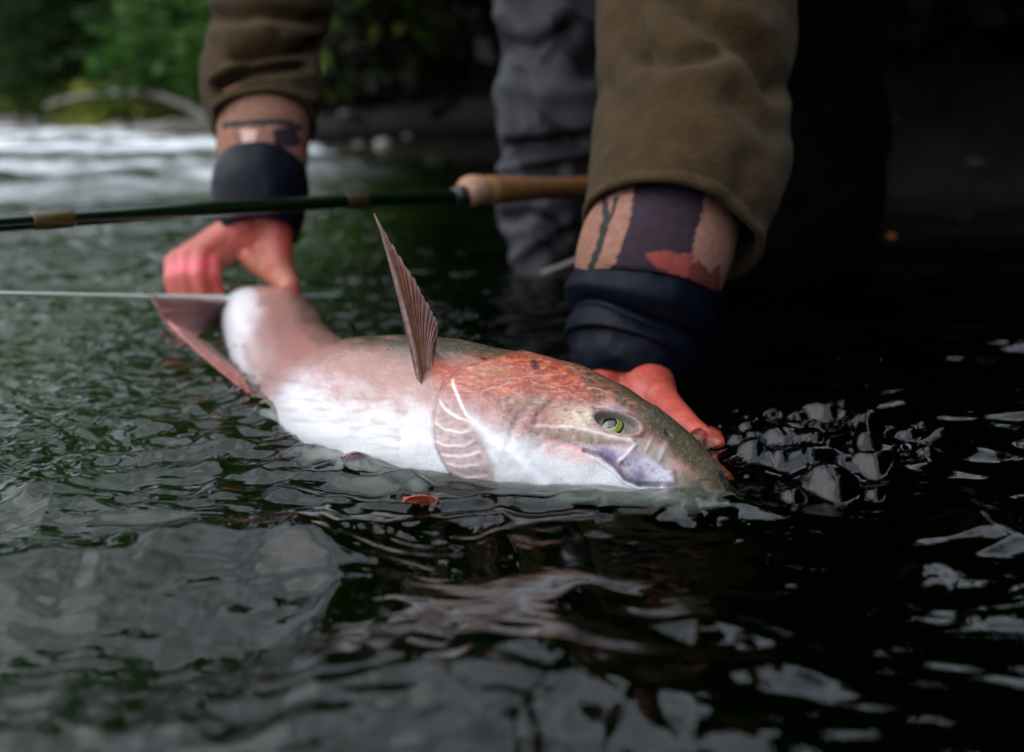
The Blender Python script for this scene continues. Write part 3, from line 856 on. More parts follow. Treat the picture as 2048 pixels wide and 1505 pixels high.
lines = [
    ([(906, 760), (909, 775), (918, 797), (933, 831), (954, 852)], 2.6, (.80, .76, .76), .9, .00022),
    ([(954, 852), (991, 886), (1039, 924), (1090, 971)], 10, (.82, .82, .86), .95, .0012),
    ([(880, 801), (892, 821), (920, 840), (942, 846)], 2.4, (.80, .74, .74), .9, .0002),
    ([(870, 845), (892, 862), (923, 867), (947, 864)], 1.9, (.80, .74, .74), .85, .00022),
    ([(873, 883), (892, 893), (930, 893), (950, 884)], 1.9, (.80, .74, .74), .85, .00022),
    ([(884, 910), (906, 913), (937, 912), (961, 905)], 2.5, (.80, .74, .74), .85, .00022),
    ([(899, 927), (923, 932), (958, 930)], 2.4, (.80, .74, .74), .8, .00022),
    ([(913, 944), (937, 953), (976, 951)], 2.3, (.80, .74, .74), .8, .0002),
    ([(930, 963), (954, 970), (992, 973)], 2.2, (.80, .74, .74), .75, .0002),
    ([(926, 739), (892, 766), (873, 804), (867, 852), (870, 889), (885, 924), (906, 954), (937, 985)], 2.6, (.22, .13, .12), .8, -.0016),
    ([(1067, 855), (1142, 857), (1203, 872), (1262, 886)], 2.6, (.72, .64, .58), .85, .0005),
    ([(960, 790), (990, 778), (1020, 768)], 1.5, (.60, .42, .36), .6, .0002),
    ([(1000, 764), (1060, 757), (1120, 753)], 1.3, (.56, .32, .26), .45, .0001),
    ([(1112, 800), (1078, 830), (1066, 862), (1082, 892)], 6.0, (.16, .09, .09), .4, -.0008),
    ([(1068, 806), (1030, 850), (1012, 905), (1040, 935)], 7.0, (.34, .26, .27), .3, -.0006),
    ([(1330, 868), (1338, 874)], 3.5, (.01, .01, .01), .9, -.0012),
    ([(1084, 886), (1108, 884), (1142, 895), (1172, 903)], 3.5, (.70, .26, .32), .8, -.0006),
    ([(1169, 903), (1203, 914), (1231, 936), (1251, 959), (1278, 971), (1318, 972)], 2.8, (.07, .045, .08), .95, -.0026),
    ([(1185, 918), (1225, 944), (1248, 966), (1280, 978), (1320, 979)], 2.0, (.60, .54, .66), .7, .0008),
    ([(1258, 884), (1268, 893), (1244, 920), (1236, 926)], 3.0, (.74, .66, .70), .85, .0008),
    ([(1300, 884), (1290, 905)], 2.4, (.5, .47, .42), .5, .0005),
    ([(1330, 890), (1318, 922)], 4, (.42, .44, .44), .45, .0005),
    ([(1150, 830), (1175, 862), (1215, 880), (1262, 880)], 5, (.62, .56, .46), .5, .0008),
]
for pts, w, c, k, h in lines:
    dd, tt0 = pdist(fx + 0.4 * nw, fy + 0.4 * nw, pts, True)
    g = np.exp(-(dd / (w * 1.15)) ** 2) * Fm * (0.35 + 0.65 * np.sin(math.pi * np.clip(tt0, 0.02, 0.98)) ** 0.6)
    lay(g, c, k * 0.9)
    relief += h * np.exp(-(pdist(fx, fy, pts) / (w * 1.3)) ** 2) * Fm
# the gill cover stands proud of the body behind it, the cheek is hollowed before the eye
relief += 0.0018 * pmask(fx, fy, [(926, 739), (892, 766), (873, 804), (867, 852), (870, 889), (885, 924), (906, 954), (937, 985), (1090, 1060), (1600, 1160), (1600, 900), (1300, 780), (1080, 690)], 5) * Fm
ex_, ey_ = (fx - 1232) * 0.96 + (fy - 850) * 0.28, -(fx - 1232) * 0.28 + (fy - 850) * 0.96
er_ = np.hypot(ex_ / 47, ey_ / 18)
relief += (-0.0045 * sstep(1.0, 0.75, er_) + 0.0013 * np.exp(-((er_ - 1.12) / 0.16) ** 2)) * Fm
lay(np.exp(-((er_ - 1.1) / 0.12) ** 2) * Fm * sstep(6, -6, ey_), (.16, .15, .12), 0.8)
lay(sstep(1.02, 0.95, er_) * Fm, (.13, .125, .11), 0.8)
relief += 0.0016 * pmask(fx, fy, [(1172, 898), (1244, 905), (1345, 946), (1348, 970), (1278, 970), (1244, 948), (1210, 919)], 7) * Fm
relief += 0.00012 * noise2(fx / 16, fy / 16, 70) * Fm * sstep(8.0, 7.0, sI) + 0.0008 * noise2(fx / 60, fy / 40, 71)
# dark spots on the back and head
spx = [(random.uniform(1060, 1430), 0) for _ in range(1)]
for k in range(70):
    s0, t0 = random.uniform(0.8, 13.5), random.uniform(0.0, 1.0)
    i0 = int(np.argmin(np.abs(ts - s0))); j0 = int(t0 / (2 * math.pi) * NT)
    if random.random() < 0.35: j0 = -j0 % NT
    d = np.linalg.norm(FV - FV[i0, j0], axis=2)
    lay(np.exp(-(d / random.uniform(0.0012, 0.0028)) ** 4), (.012, .012, .010), 0.9)
for k in range(30):
    x0, y0 = random.uniform(470, 560), random.uniform(690, 760)
    lay(np.exp(-(np.hypot(fx - x0, fy - y0) / random.uniform(2.5, 5)) ** 2) * (sI > 9), (.16, .12, .13), 0.6)
lay(np.clip(noise2(fx / 5, fy / 5, 74) * 0.6, 0, 1), (.58, .50, .52), 0.25)
FV2 = FV + FN * relief[..., None]
fish = empty("fish", (float(Cc[300, 0]), float(Cc[300, 1]), 0.0))
tag(fish, "large silver-white and pink trout held half out of the water", "fish")
arc = np.concatenate([[0], np.cumsum(np.linalg.norm(np.diff(Cc, axis=0), axis=1))])
su, sv = arc[:, None] / 0.0026, th[None, :] * 0.052 / 0.0024
sc_ = np.maximum(np.cos(math.pi * (su + sv)), 0) * np.maximum(np.cos(math.pi * (su - sv)), 0) + np.maximum(-np.cos(math.pi * (su + sv)), 0) * np.maximum(-np.cos(math.pi * (su - sv)), 0)
scale_m = sstep(7.3, 8.0, sI) * sstep(2.1, 1.2, tI)
col *= (1 + (0.13 * (sc_ - 0.4) * scale_m)[..., None])
FV2 = FV2 + FN * (0.00012 * sc_ * scale_m)[..., None]
V = np.vstack([FV2.reshape(-1, 3), Cc[:1], Cc[-1:]])
k = np.arange(NT)
caps = np.vstack([np.stack([np.full(NT, NS * NT), k, (k + 1) % NT], 1), np.stack([np.full(NT, NS * NT + 1), (NS - 1) * NT + (k + 1) % NT, (NS - 1) * NT + k], 1)])
cv = np.vstack([col.reshape(-1, 3), OLIVE[None], OLIVE[None]])
mesh_obj("body", V, [grid_faces(NS, NT, True)[:, ::-1], caps], M["fish"], fish, np.clip(cv, 0.004, 1))


def on_fish(px, py):
    """nearest visible point of the skin at a photo pixel, with its outward normal"""
    d = np.hypot(fx - px, fy - py) + (~front) * 1e4 + np.where((FN * np.array([0, -1, 0.35])).sum(2) < 0, 1e3, 0)
    i, j = np.unravel_index(np.argmin(d), d.shape)
    return FV2[i, j], FN[i, j], (i, j)


# eye
ep, en, _ = on_fish(1222, 848)
ax = en + np.array([-0.22, 0.0, 0.26]); ax /= np.linalg.norm(ax)
er = 0.0138
ph = np.linspace(0, math.pi, 96); tt = np.linspace(0, 2 * math.pi, 72, endpoint=False)
e1 = np.cross(ax, [0, 0, 1.0]); e1 /= np.linalg.norm(e1); e2 = np.cross(ax, e1)
bul = 1 + 0.03 * np.exp(-(ph / 0.4) ** 2)
EV = (ep - en * 0.0124 + np.array([0.0025, 0, 0])) + er * bul[:, None, None] * (np.cos(ph)[:, None, None] * ax + np.sin(ph)[:, None, None] * (np.cos(tt)[:, None] * e1 + np.sin(tt)[:, None] * e2)[None])
pc = np.broadcast_to(ph[:, None], (96, 72))
ec = np.tile(np.array([.42, .45, .42]), (96, 72, 1))
def elay(mk, c):
    global ec
    ec = ec * (1 - mk[..., None]) + np.array(c) * mk[..., None]
irn = 0.25 * noise2(np.broadcast_to(tt[None, :] * 9, pc.shape), pc * 6, 77)
elay(sstep(0.70, 0.66, pc), (.012, .012, .010))
elay(sstep(0.60, 0.57, pc), (.13, .16, .025))
elay(np.clip(sstep(0.55, 0.5, pc) * (0.6 + irn * 2), 0, 1), (.30, .31, .05))
elay(sstep(0.44, 0.42, pc), (.08, .10, .02))
elay(sstep(0.39, 0.37, pc), (.50, .50, .22))
elay(sstep(0.345, 0.325, pc), (.003, .003, .003))
eyeo = mesh_obj("eye", EV.reshape(-1, 3), grid_faces(96, 72, True), M["eye"], fish, np.clip(ec, 0.002, 1).reshape(-1, 3))


def fin(name, base, tips, bend, y_base, y_tip, nrays, c0, c1_, edge_c, label=None, by_w=False, cup=0.006, serr=3.0, dark=0.45, nu=None, nw=46):
    """a fin of rays running from the base line to the tip line, ridged, with real thickness"""
    nu = nu or nrays * 8
    u = np.linspace(0, 1, nu); w = np.linspace(0, 1, nw)
    Bq = crom(base, u * (len(base) - 1)); Eq = crom(tips, u * (len(tips) - 1)); Kq = crom(bend, u * (len(bend) - 1))
    ridge = np.cos(2 * math.pi * (u * nrays + 0.45 * noise2(u * 6.1, u * 0 + 2.5, 301)))
    d = Eq - Bq; d /= np.linalg.norm(d, axis=1)[:, None] + 1e-9
    Eq = Eq + d * (serr * ridge * (0.7 + 0.9 * noise2(u * 11, u * 0 + 4.5, 302)) + 2.2 * serr * noise2(u * 7, u * 0, 303))[:, None]
    ww = w[None, :, None]
    q = Bq[:, None] * (1 - ww) ** 2 + 2 * Kq[:, None] * ww * (1 - ww) + Eq[:, None] * ww ** 2
    Y = y_base + (y_tip - y_base) * w[None, :] + cup * np.sin(w * math.pi)[None, :] * np.sin(u * math.pi)[:, None] + 0.002 * np.sin(u * 5 + 3 * w[None, :].T).T * w[None, :]
    X = np.array([[P(q[i, j, 0], q[i, j, 1], Y[i, j]) for j in range(nw)] for i in range(nu)])
    N = np.cross(np.gradient(X, axis=1), np.gradient(X, axis=0)); N /= np.linalg.norm(N, axis=2)[..., None] + 1e-12
    thick = (0.0007 + 0.00055 * ridge[:, None] * (1 - 0.4 * w[None, :])) * (1 - 0.5 * w[None, :]) + 0.0012 * np.exp(-(u[:, None] / 0.06) ** 2)
    Vf = np.concatenate([(X + N * thick[..., None]).reshape(-1, 3), (X - N * thick[..., None]).reshape(-1, 3)])
    g = grid_faces(nu, nw)
    n = nu * nw
    bd = np.concatenate([np.arange(nw), np.arange(1, nu) * nw + nw - 1, (nu - 1) * nw + np.arange(nw - 2, -1, -1), np.arange(nu - 2, 0, -1) * nw])
    b2 = np.roll(bd, -1)
    rim = np.stack([bd, b2, b2 + n, bd + n], 1)
    um = np.clip(u[:, None, None] * 0.85 + w[None, :, None] * 0.35 - 0.1, 0, 1)
    if by_w: um = np.clip(w[None, :, None] * 1.25 - 0.1, 0, 1) + 0 * um
    cw = np.array(c0) * (1 - um) + np.array(c1_) * um
    cw = np.broadcast_to(cw, (nu, nw, 3)) * (1 + dark * ridge[:, None, None] * np.clip(u[:, None, None] * 3, 0.2, 1))
    ed = np.clip(np.exp(-(u / 0.09) ** 2)[:, None] + np.exp(-((1 - w) / 0.05) ** 2)[None, :], 0, 1)[..., None] * 0.75
    cw = cw * (1 - ed) + np.array(edge_c) * ed
    cw = cw * (1 + 0.2 * rng.uniform(-1, 1, (nu, nw, 1)))
    o = mesh_obj(name, Vf, [np.vstack([g, g[:, ::-1] + n, rim])], M["fin"], fish, np.clip(np.concatenate([cw.reshape(-1, 3)] * 2), 0.004, 1))
    if label: o["label"] = label
    return o


fb_ = float(on_fish(856, 775)[0][1]) + 0.004
fin("pectoral_fin", [(842, 782), (853, 784), (868, 778)], [(748, 427), (790, 500), (830, 562), (857, 612), (874, 654), (869, 712)],
    [(810, 604), (831, 640), (847, 680), (858, 720)], fb_, fb_ + 0.018, 15, (.25, .088, .034), (.27, .165, .16), (.42, .29, .27), "tall ribbed fin standing upright behind the gill cover", dark=0.5)
fin("anal_fin", [(505, 790), (500, 775), (492, 758)], [(338, 645), (352, 652), (375, 664), (425, 697), (470, 738)],
    [(420, 735), (430, 728), (445, 722), (475, 735)], 0.722, 0.872, 9, (.42, .13, .11), (.24, .17, .15), (.66, .30, .28), "reddish swept-back fin below the tail stalk", cup=0.003, dark=0.25, serr=1)
fin("tail_fin", [(474, 604), (466, 640), (460, 682)], [(302, 590), (318, 625), (340, 662), (385, 690)],
    [(375, 592), (378, 625), (390, 655)], 1.02, 0.895, 12, (.15, .10, .12), (.48, .23, .20), (.60, .42, .40), "brownish pink tail fin below the gripping fingers", True, cup=0.01, dark=0.3, serr=2)
fin("pelvic_fin", [(700, 940), (712, 935), (724, 932)], [(684, 918), (698, 910), (722, 910), (744, 919)],
    [(680, 920), (698, 912), (720, 910)], 0.565, 0.560, 6, (.40, .12, .08), (.50, .14, .09), (.5, .17, .12), "small red fin tip at the waterline below the belly", cup=0.001, serr=0.25, dark=0.15, nw=16)
fin("pectoral_fin", [(846, 1016), (858, 1014), (872, 1016)], [(806, 999), (826, 992), (852, 991), (876, 999)],
    [(828, 1002), (850, 992), (872, 995)], 0.502, 0.497, 6, (.42, .12, .07), (.55, .15, .09), (.55, .18, .12), "red fin tip breaking the water under the gill cover", cup=0.001, serr=0.25, dark=0.15, nw=16)

# ------------------------------------------------------------------ the angler
person = empty("person", (0.22, 1.4, -0.36))
tag(person, "person bending down in brown fleece and grey waders, both hands on the fish", "person")


def capsule(p0, p1, r0, r1, nc=16, nb=5):
    p0, p1 = np.asarray(p0, float), np.asarray(p1, float)
    ax_ = p1 - p0; ln = np.linalg.norm(ax_); ax_ = ax_ / (ln + 1e-9)
    ref = np.array([0, 0, 1.0]) if abs(ax_[2]) < 0.8 else np.array([1.0, 0, 0])
    e = np.cross(ax_, ref); e /= np.linalg.norm(e); f = np.cross(ax_, e)
    a = np.linspace(-math.pi / 2, 0, nb)
    prof = [(r0 * math.sin(q), r0 * max(math.cos(q), 0.02)) for q in a] + [(ln + r1 * math.sin(-q), r1 * max(math.cos(q), 0.02)) for q in a[::-1]]
    tq = np.linspace(0, 2 * math.pi, nc, endpoint=False)
    V = np.array([p0 + ax_ * z + r * (math.cos(t) * e + math.sin(t) * f) for z, r in prof for t in tq])
    n = len(prof)
    Fq = grid_faces(n, nc, True)
    c0 = np.stack([np.full(nc, n * nc), (np.arange(nc) + 1) % nc, np.arange(nc)], 1)
    c1q = np.stack([np.full(nc, n * nc + 1), (n - 1) * nc + np.arange(nc), (n - 1) * nc + (np.arange(nc) + 1) % nc], 1)
    V = np.vstack([V, [p0 - ax_ * r0], [p1 + ax_ * r1]])
    return V, Fq, np.vstack([c0, c1q])


def fuse(caps_, voxel, smooth):
    """union of capsules as one smooth skin; returns V, F"""
    Vs, Fq, Ft, o = [], [], [], 0
    for c in caps_:
        V, q, t = capsule(*c)
        Vs.append(V); Fq.append(q + o); Ft.append(t + o); o += len(V)
    ob = mesh_obj("tmp", np.vstack(Vs), [np.vstack(Fq), np.vstack(Ft)])
    rm = ob.modifiers.new("r", 'REMESH'); rm.mode = 'VOXEL'; rm.voxel_size = voxel
    sm = ob.modifiers.new("s", 'SMOOTH'); sm.factor = 0.5; sm.iterations = smooth
    dg = bpy.context.evaluated_depsgraph_get()
    ev = ob.evaluated_get(dg).to_mesh()
    V = np.empty(len(ev.vertices) * 3, np.float32); ev.vertices.foreach_get("co", V)
    ev.calc_loop_triangles()
    F = np.empty(len(ev.loop_triangles) * 3, np.int32); ev.loop_triangles.foreach_get("vertices", F)
    ob.evaluated_get(dg).to_mesh_clear()
    me = ob.data
    bpy.data.objects.remove(ob); bpy.data.meshes.remove(me)
    return V.reshape(-1, 3), F.reshape(-1, 3)


# hand on the tail stalk
wr = P(520, 405, 1.12)
W0, W1 = P(492, 452, 1.10), P(548, 452, 1.105)
mcp = [P(428, 514, 1.075), P(402, 508, 1.07), P(374, 514, 1.07), P(351, 527, 1.075)]
pip = [P(424, 556, 1.055), P(397, 553, 1.045), P(369, 553, 1.045), P(345, 560, 1.055)]
tip = [P(436, 603, 1.05), P(408, 612, 1.035), P(379, 611, 1.035), P(353, 606, 1.045)]
hand_l = [(P(505, 330, 1.17), wr, 0.036, 0.031), (P(540, 330, 1.17), P(535, 440, 1.11), 0.034, 0.030), (wr, W0, 0.031, 0.026), (wr, W1, 0.031, 0.025)]
for k in range(4):
    hand_l.append((W0 if k else W1, mcp[k], 0.021, 0.0128))
    hand_l.append((mcp[k], pip[k], 0.0118, 0.0098))
    hand_l.append((pip[k], tip[k], 0.0096, 0.0078))
hand_l += [(P(470, 480, 1.09), P(440, 510, 1.08), 0.020, 0.015), (W0, P(420, 500, 1.08), 0.022, 0.015), (W1, P(520, 530, 1.08), 0.021, 0.013)]
tm, ti, tt_ = P(556, 530, 1.075), P(577, 570, 1.065), P(590, 614, 1.06)
hand_l += [(W1, tm, 0.020, 0.0165), (tm, ti, 0.0155, 0.0120), (ti, tt_, 0.0125, 0.0085), (P(500, 515, 1.08), P(555, 560, 1.07), 0.012, 0.010)]
# hand under the head
hw = P(1262, 700, 0.775)
k0, k1 = P(1225, 772, 0.735), P(1300, 800, 0.705)
hand_r = [(P(1290, 560, 0.80), hw, 0.036, 0.031), (hw, k0, 0.030, 0.024), (hw, k1, 0.028, 0.021),
          (k0, P(1190, 790, 0.71), 0.020, 0.016),
          (k1, P(1320, 800, 0.69), 0.0160, 0.0140), (P(1320, 802, 0.69), P(1373, 855, 0.637), 0.0130, 0.0102), (P(1373, 855, 0.637), P(1442, 897, 0.595), 0.0102, 0.0050),
          (k1, P(1350, 850, 0.67), 0.0150, 0.0115), (P(1350, 850, 0.67), P(1402, 928, 0.600) - [0, 0, .014], 0.0105, 0.0065),
          (k1, P(1330, 880, 0.655), 0.016, 0.012), (P(1330, 880, 0.655), P(1452, 958, 0.573) - [0, 0, .010], 0.0095, 0.0055),
          (k0, P(1240, 900, 0.66), 0.017, 0.012), (P(1240, 900, 0.66), P(1310, 1010, 0.585), 0.010, 0.008),
          (k0, P(1180, 860, 0.67), 0.015, 0.011), (P(1180, 860, 0.67), P(1200, 980, 0.60), 0.011, 0.008)]
VL, FL = fuse(hand_l, 0.0022, 8)
VR, FR = fuse(hand_r, 0.0020, 7)
# the rest of the body, mostly inside the clothes
RS, LS = np.array([0.0, 1.08, 0.72]), np.array([0.44, 1.04, 0.72])
RE, LE = P(545, -110, 1.34), P(1420, -160, 1.02)
pel = np.array([0.23, 1.55, 0.50]); chest = np.array([0.22, 1.16, 0.70]); nk = np.array([0.22, 0.98, 0.82]); hd = np.array([0.22, 0.88, 0.86])
body_caps = [(pel, chest, 0.135, 0.135), (pel + [-.09, 0, 0], pel + [.09, 0, 0], .13, .13), (chest, nk, 0.10, 0.052), (nk, hd, 0.06, 0.075), (hd, hd + [0, -.04, .05], .088, .095),
             (hd + [0, -.06, -.02], hd + [0, -.09, -.07], .07, .045), (hd + [0, -.135, -.01], hd + [0, -.15, -.03], .014, .017),
             (hd + [-.095, 0, .02], hd + [-.098, .01, -.02], .014, .012), (hd + [.095, 0, .02], hd + [.098, .01, -.02], .014, .012),
             (chest, RS, 0.09, 0.06), (chest, LS, 0.09, 0.06), (RS, RE, .056, .044), (LS, LE, .056, .044),
             (RE, P(522, 340, 1.17), .042, .033), (LE, P(1300, 560, .81), .042, .034)]
VB, FB = fuse(body_caps, 0.012, 4)
Vall = np.vstack([VB, VL, VR]); Fall = np.vstack([FB, FL + len(VB), FR + len(VB) + len(VL)])
bx, by = proj(Vall)
sk = np.tile(np.array([.345, .060, .040]), (len(Vall), 1))
nb = noise3(Vall, 60, 81)[:, None]
sk = sk * (1 + 0.12 * nb)
def slay(mk, c, k):
    global sk
    mk = np.clip(mk * k, 0, 1)[:, None]; sk = sk * (1 - mk) + np.array(c) * mk
isL = np.zeros(len(Vall)); isL[len(VB):len(VB) + len(VL)] = 1
slay(isL * np.exp(-((bx - 375) / 60) ** 2 - ((by - 535) / 22) ** 2), (.58, .09, .12), .7)     # reddened knuckles
slay(isL * np.exp(-((bx - 410) / 26) ** 2 - ((by - 522) / 14) ** 2), (.55, .05, .09), .6)
slay(isL * np.exp(-((bx - 500) / 50) ** 2 - ((by - 535) / 24) ** 2), (.42, .19, .09), .6)
slay(isL * np.exp(-((bx - 560) / 30) ** 2 - ((by - 560) / 30) ** 2), (.62, .30, .21), .7)
sk = sk * np.where(isL > 0, 1.0, 1.0)[:, None]
mesh_obj("body", Vall, Fall, M["skin"], person, np.clip(sk, 0.01, 1))


def sleeve(name, st, mat, valleys=(), nc=150, nr=110, wob=0.004, wsc=14, thick=0.005, colfn=None, hem=0.0, parent=None, close=False, rings=()):
    """a tube of cloth: stations (px, py, width px, Y); folds pressed in along lines of the cloth; hem turned inwards"""
    st_ = np.array([[*P(a, b_, y), w * 0.5 * y / FPX / CP] for a, b_, w, y in st])
    S_ = crom(st_, np.linspace(0, len(st_) - 1, nr))
    V, th_ = tube(S_[:, :3], S_[:, 3], nc)
    N = gnormals(V)
    x_, y_ = proj(V)
    facing = (N * np.array([0, -1, 0.2])).sum(2) > -0.1
    d = wob * (noise3(V, wsc, 5) + 0.45 * noise3(V, wsc * 2.6, 6))
    for pts, dep, sg in valleys:
        d = d + (1.5 if dep < 0 else 1.0) * dep * np.exp(-(pdist(x_, y_, pts) / sg) ** 2) * facing
    for row, amp, wd in rings:
        rr = np.arange(nr)[:, None] / nr + 0.05 * np.sin(th_ * 1.0 + 0.7)[None, :] + 0.025 * np.sin(th_ * 3 + row * 9)[None, :]
        d = d + amp * np.exp(-((rr - row) / wd) ** 2)
    if hem: d = d + hem * sstep(nr * 0.93, nr * 0.97, np.arange(nr))[:, None]
    V = V + N * d[..., None]
    inn = V - N * thick
    inn = inn[::-1][:nr // 3] if not close else inn[::-1]
    mid = V[-1:] - 0.5 * thick * N[-1:] + 0.35 * thick * (V[-1:] - V[-2:-1]) / (np.linalg.norm(V[-1:] - V[-2:-1], axis=2, keepdims=True) + 1e-9)
    full = np.concatenate([V, mid, inn])
    c = None
    if colfn is not None:
        c = colfn(full, *proj(full)).reshape(-1, 3)
    return mesh_obj(name, full.reshape(-1, 3), grid_faces(len(full), nc, True), mat, parent or person, c), V, N


jacket = None
# torso of the fleece with the two sleeves as its own pieces
tc_ = crom([pel + [0, .03, -.08], pel, (pel + chest) / 2 + [0, .02, .03], chest, (chest + nk) / 2, nk + (nk - chest) * 0.1], np.linspace(0, 5, 50))
tr = np.interp(np.linspace(0, 5, 50), [0, 1, 2, 3, 4, 5], [.20, .20, .205, .21, .155, .085])
V, _ = tube(tc_, tr, 60, 0.8)
V = V + gnormals(V) * (0.012 * noise3(V, 9, 7))[..., None]
jacket = mesh_obj("jacket", V.reshape(-1, 3), grid_faces(50, 60, True), M["fleece"], person)
for sh, el in ((RS, RE), (LS, LE)):
    C = crom([chest + (sh - chest) * 0.5, sh, (sh + el) / 2 + np.array([0, .02, 0]), el], np.linspace(0, 3, 30))
    V, _ = tube(C, np.interp(np.linspace(0, 3, 30), [0, 1, 2, 3], [.10, .10, .088, .082]), 40)
    V = V + gnormals(V) * (0.008 * noise3(V, 12, 8))[..., None]
    mesh_obj("upper_sleeve", V.reshape(-1, 3), grid_faces(30, 40, True), M["fleece"], person)

sleeve("sleeve", [(1420, -190, 350, 1.03), (1398, -80, 360, .98), (1388, 20, 360, .94), (1388, 120, 362, .905), (1388, 220, 362, .875), (1376, 330, 372, .836), (1348, 430, 352, .805), (1338, 476, 338, .790)],
       M["fleece"],
       [([(1240, -30), (1250, 40), (1275, 90)], -.010, 26), ([(1330, -30), (1420, 40), (1510, 95), (1565, 170)], -.012, 26),
        ([(1285, 110), (1350, 125), (1440, 105)], -.006, 18), ([(1265, 150), (1370, 140), (1500, 150)], .0035, 30), ([(1450, 20), (1530, 60)], .003, 26),
        ([(1300, 60), (1390, 80), (1470, 120)], .003, 30), ([(1480, 190), (1550, 260)], -.006, 30), ([(1500, 330), (1485, 400), (1500, 430)], -.004, 34), ([(1215, 180), (1260, 230)], -.004, 30)],
       wob=0.0035, wsc=22, hem=0.0025, thick=0.006)
sleeve("sleeve", [(560, -150, 240, 1.36), (548, -60, 232, 1.31), (540, 10, 222, 1.28), (533, 75, 205, 1.255), (526, 130, 214, 1.235), (522, 185, 226, 1.21), (526, 235, 196, 1.19), (528, 256, 182, 1.18)],
       M["fleece"],
       [([(430, 28), (520, 22), (640, 40)], -.010, 14), ([(470, 112), (540, 98), (640, 92)], -.012, 14), ([(440, 175), (500, 140), (610, 130)], -.011, 12),
        ([(430, 70), (540, 62)], .006, 14), ([(430, 160), (480, 128)], .007, 12), ([(440, 215), (540, 185), (620, 200)], .007, 14)],
       wob=0.003, wsc=22, hem=0.002, thick=0.006)

TAN, PURP, DARKP, RED = np.array([.20, .098, .070]), np.array([.024, .014, .022]), np.array([.022, .022, .020]), np.array([.20, .040, .035])


def camo(r_poly, p_poly, d_line, extra):
    def fn(V, x_, y_):
        c = np.tile(TAN, (*V.shape[:2], 1)).astype(float)
        wx_, wy_ = x_ + 4 * noise2(x_ / 14, y_ / 14, 91), y_ + 4 * noise2(x_ / 14, y_ / 14, 92)
        N = gnormals(V); fr = (N[..., 1] < 0.15)
        g = noise3(V, 24, 93)
        c = np.where((~fr & (g > 0.1))[..., None], PURP, c)
        for poly, cc__ in ((p_poly, PURP), (r_poly, RED)) + tuple(extra):
            if poly:
                mk = (pmask(wx_, wy_, poly, 1.5) * fr)[..., None]; c = c * (1 - mk) + np.array(cc__) * mk
        for pts, wdt in d_line:
            mk = (sstep(wdt + 1.2, wdt - 1.2, pdist(wx_, wy_, pts)) * fr)[..., None]; c = c * (1 - mk) + DARKP * mk
        return c
    return fn


sleeve("undersleeve", [(1345, 350, 280, .845), (1334, 410, 286, .822), (1320, 470, 294, .80), (1303, 530, 294, .78), (1295, 580, 280, .772)], M["print"], wob=0.0012, wsc=30, thick=0.003, nr=120, nc=220,
       colfn=camo([(1290, 506), (1330, 502), (1352, 508), (1385, 505), (1392, 560), (1340, 548), (1305, 530)], [(1274, 330), (1262, 430), (1240, 500), (1220, 545), (1395, 570), (1385, 500), (1405, 420), (1420, 330)],
                  [([(1210, 400), (1212, 440), (1200, 490), (1180, 540)], 7), ([(1232, 398), (1224, 430), (1212, 450)], 4)], [([(1378, 530), (1400, 520), (1420, 545), (1440, 530), (1440, 590), (1378, 590)], (.10, .025, .022))]))
sleeve("undersleeve", [(527, 215, 172, 1.19), (527, 260, 170, 1.175), (526, 305, 168, 1.16), (525, 345, 166, 1.148)], M["print"], wob=0.001, wsc=30, thick=0.003, nr=70, nc=160,
       colfn=camo(None, [(545, 262), (590, 250), (606, 285), (580, 306), (550, 298)], [([(450, 250), (500, 246), (560, 243), (600, 256)], 6)], [([(444, 262), (468, 262), (462, 330), (446, 340)], (.25, .10, .07)), ([(480, 262), (515, 258), (512, 282), (490, 298)], (.50, .33, .28)), ([(490, 305), (520, 302), (525, 318), (498, 318)], (.14, .09, .11)), ([(550, 300), (606, 290), (606, 340), (540, 330)], (.22, .10, .08))]))
sleeve("wrist_cuff", [(1298, 540, 290, .785), (1293, 575, 292, .779), (1283, 620, 292, .772), (1272, 660, 276, .766), (1262, 700, 262, .760), (1252, 735, 236, .752), (1246, 770, 205, .745)], M["neoprene"],
       wob=0.002, wsc=35, thick=0.004, nr=140, rings=((0.36, .0045, .09), (0.52, -.005, .04), (0.68, .0035, .07)))
sleeve("wrist_cuff", [(525, 330, 158, 1.15), (523, 355, 172, 1.14), (521, 395, 175, 1.125), (520, 435, 168, 1.112), (520, 470, 150, 1.10)], M["neoprene"], wob=0.001, wsc=30, thick=0.004, nr=60, rings=((0.45, .002, .2),))
dp = P(1300, 295, 0.772)
V, F = rock((0.0022, 0.0018, 0.003), 3)
o = mesh_obj("water_drop", V + dp, F, M["droplet"], person)

# waders
def wader_col(V, x_, y_):
    g = noise3(V, 13, 95) + 0.5 * noise3(V, 30, 96)
    c = np.where((g > 0.28)[..., None], np.array([.02, .02, .023]), np.array([.066, .065, .074]))
    mid = sstep(0.20, 0.28, g)[..., None]
    return np.array([.066, .065, .074]) * (1 - mid) + np.array([.02, .02, .023]) * mid


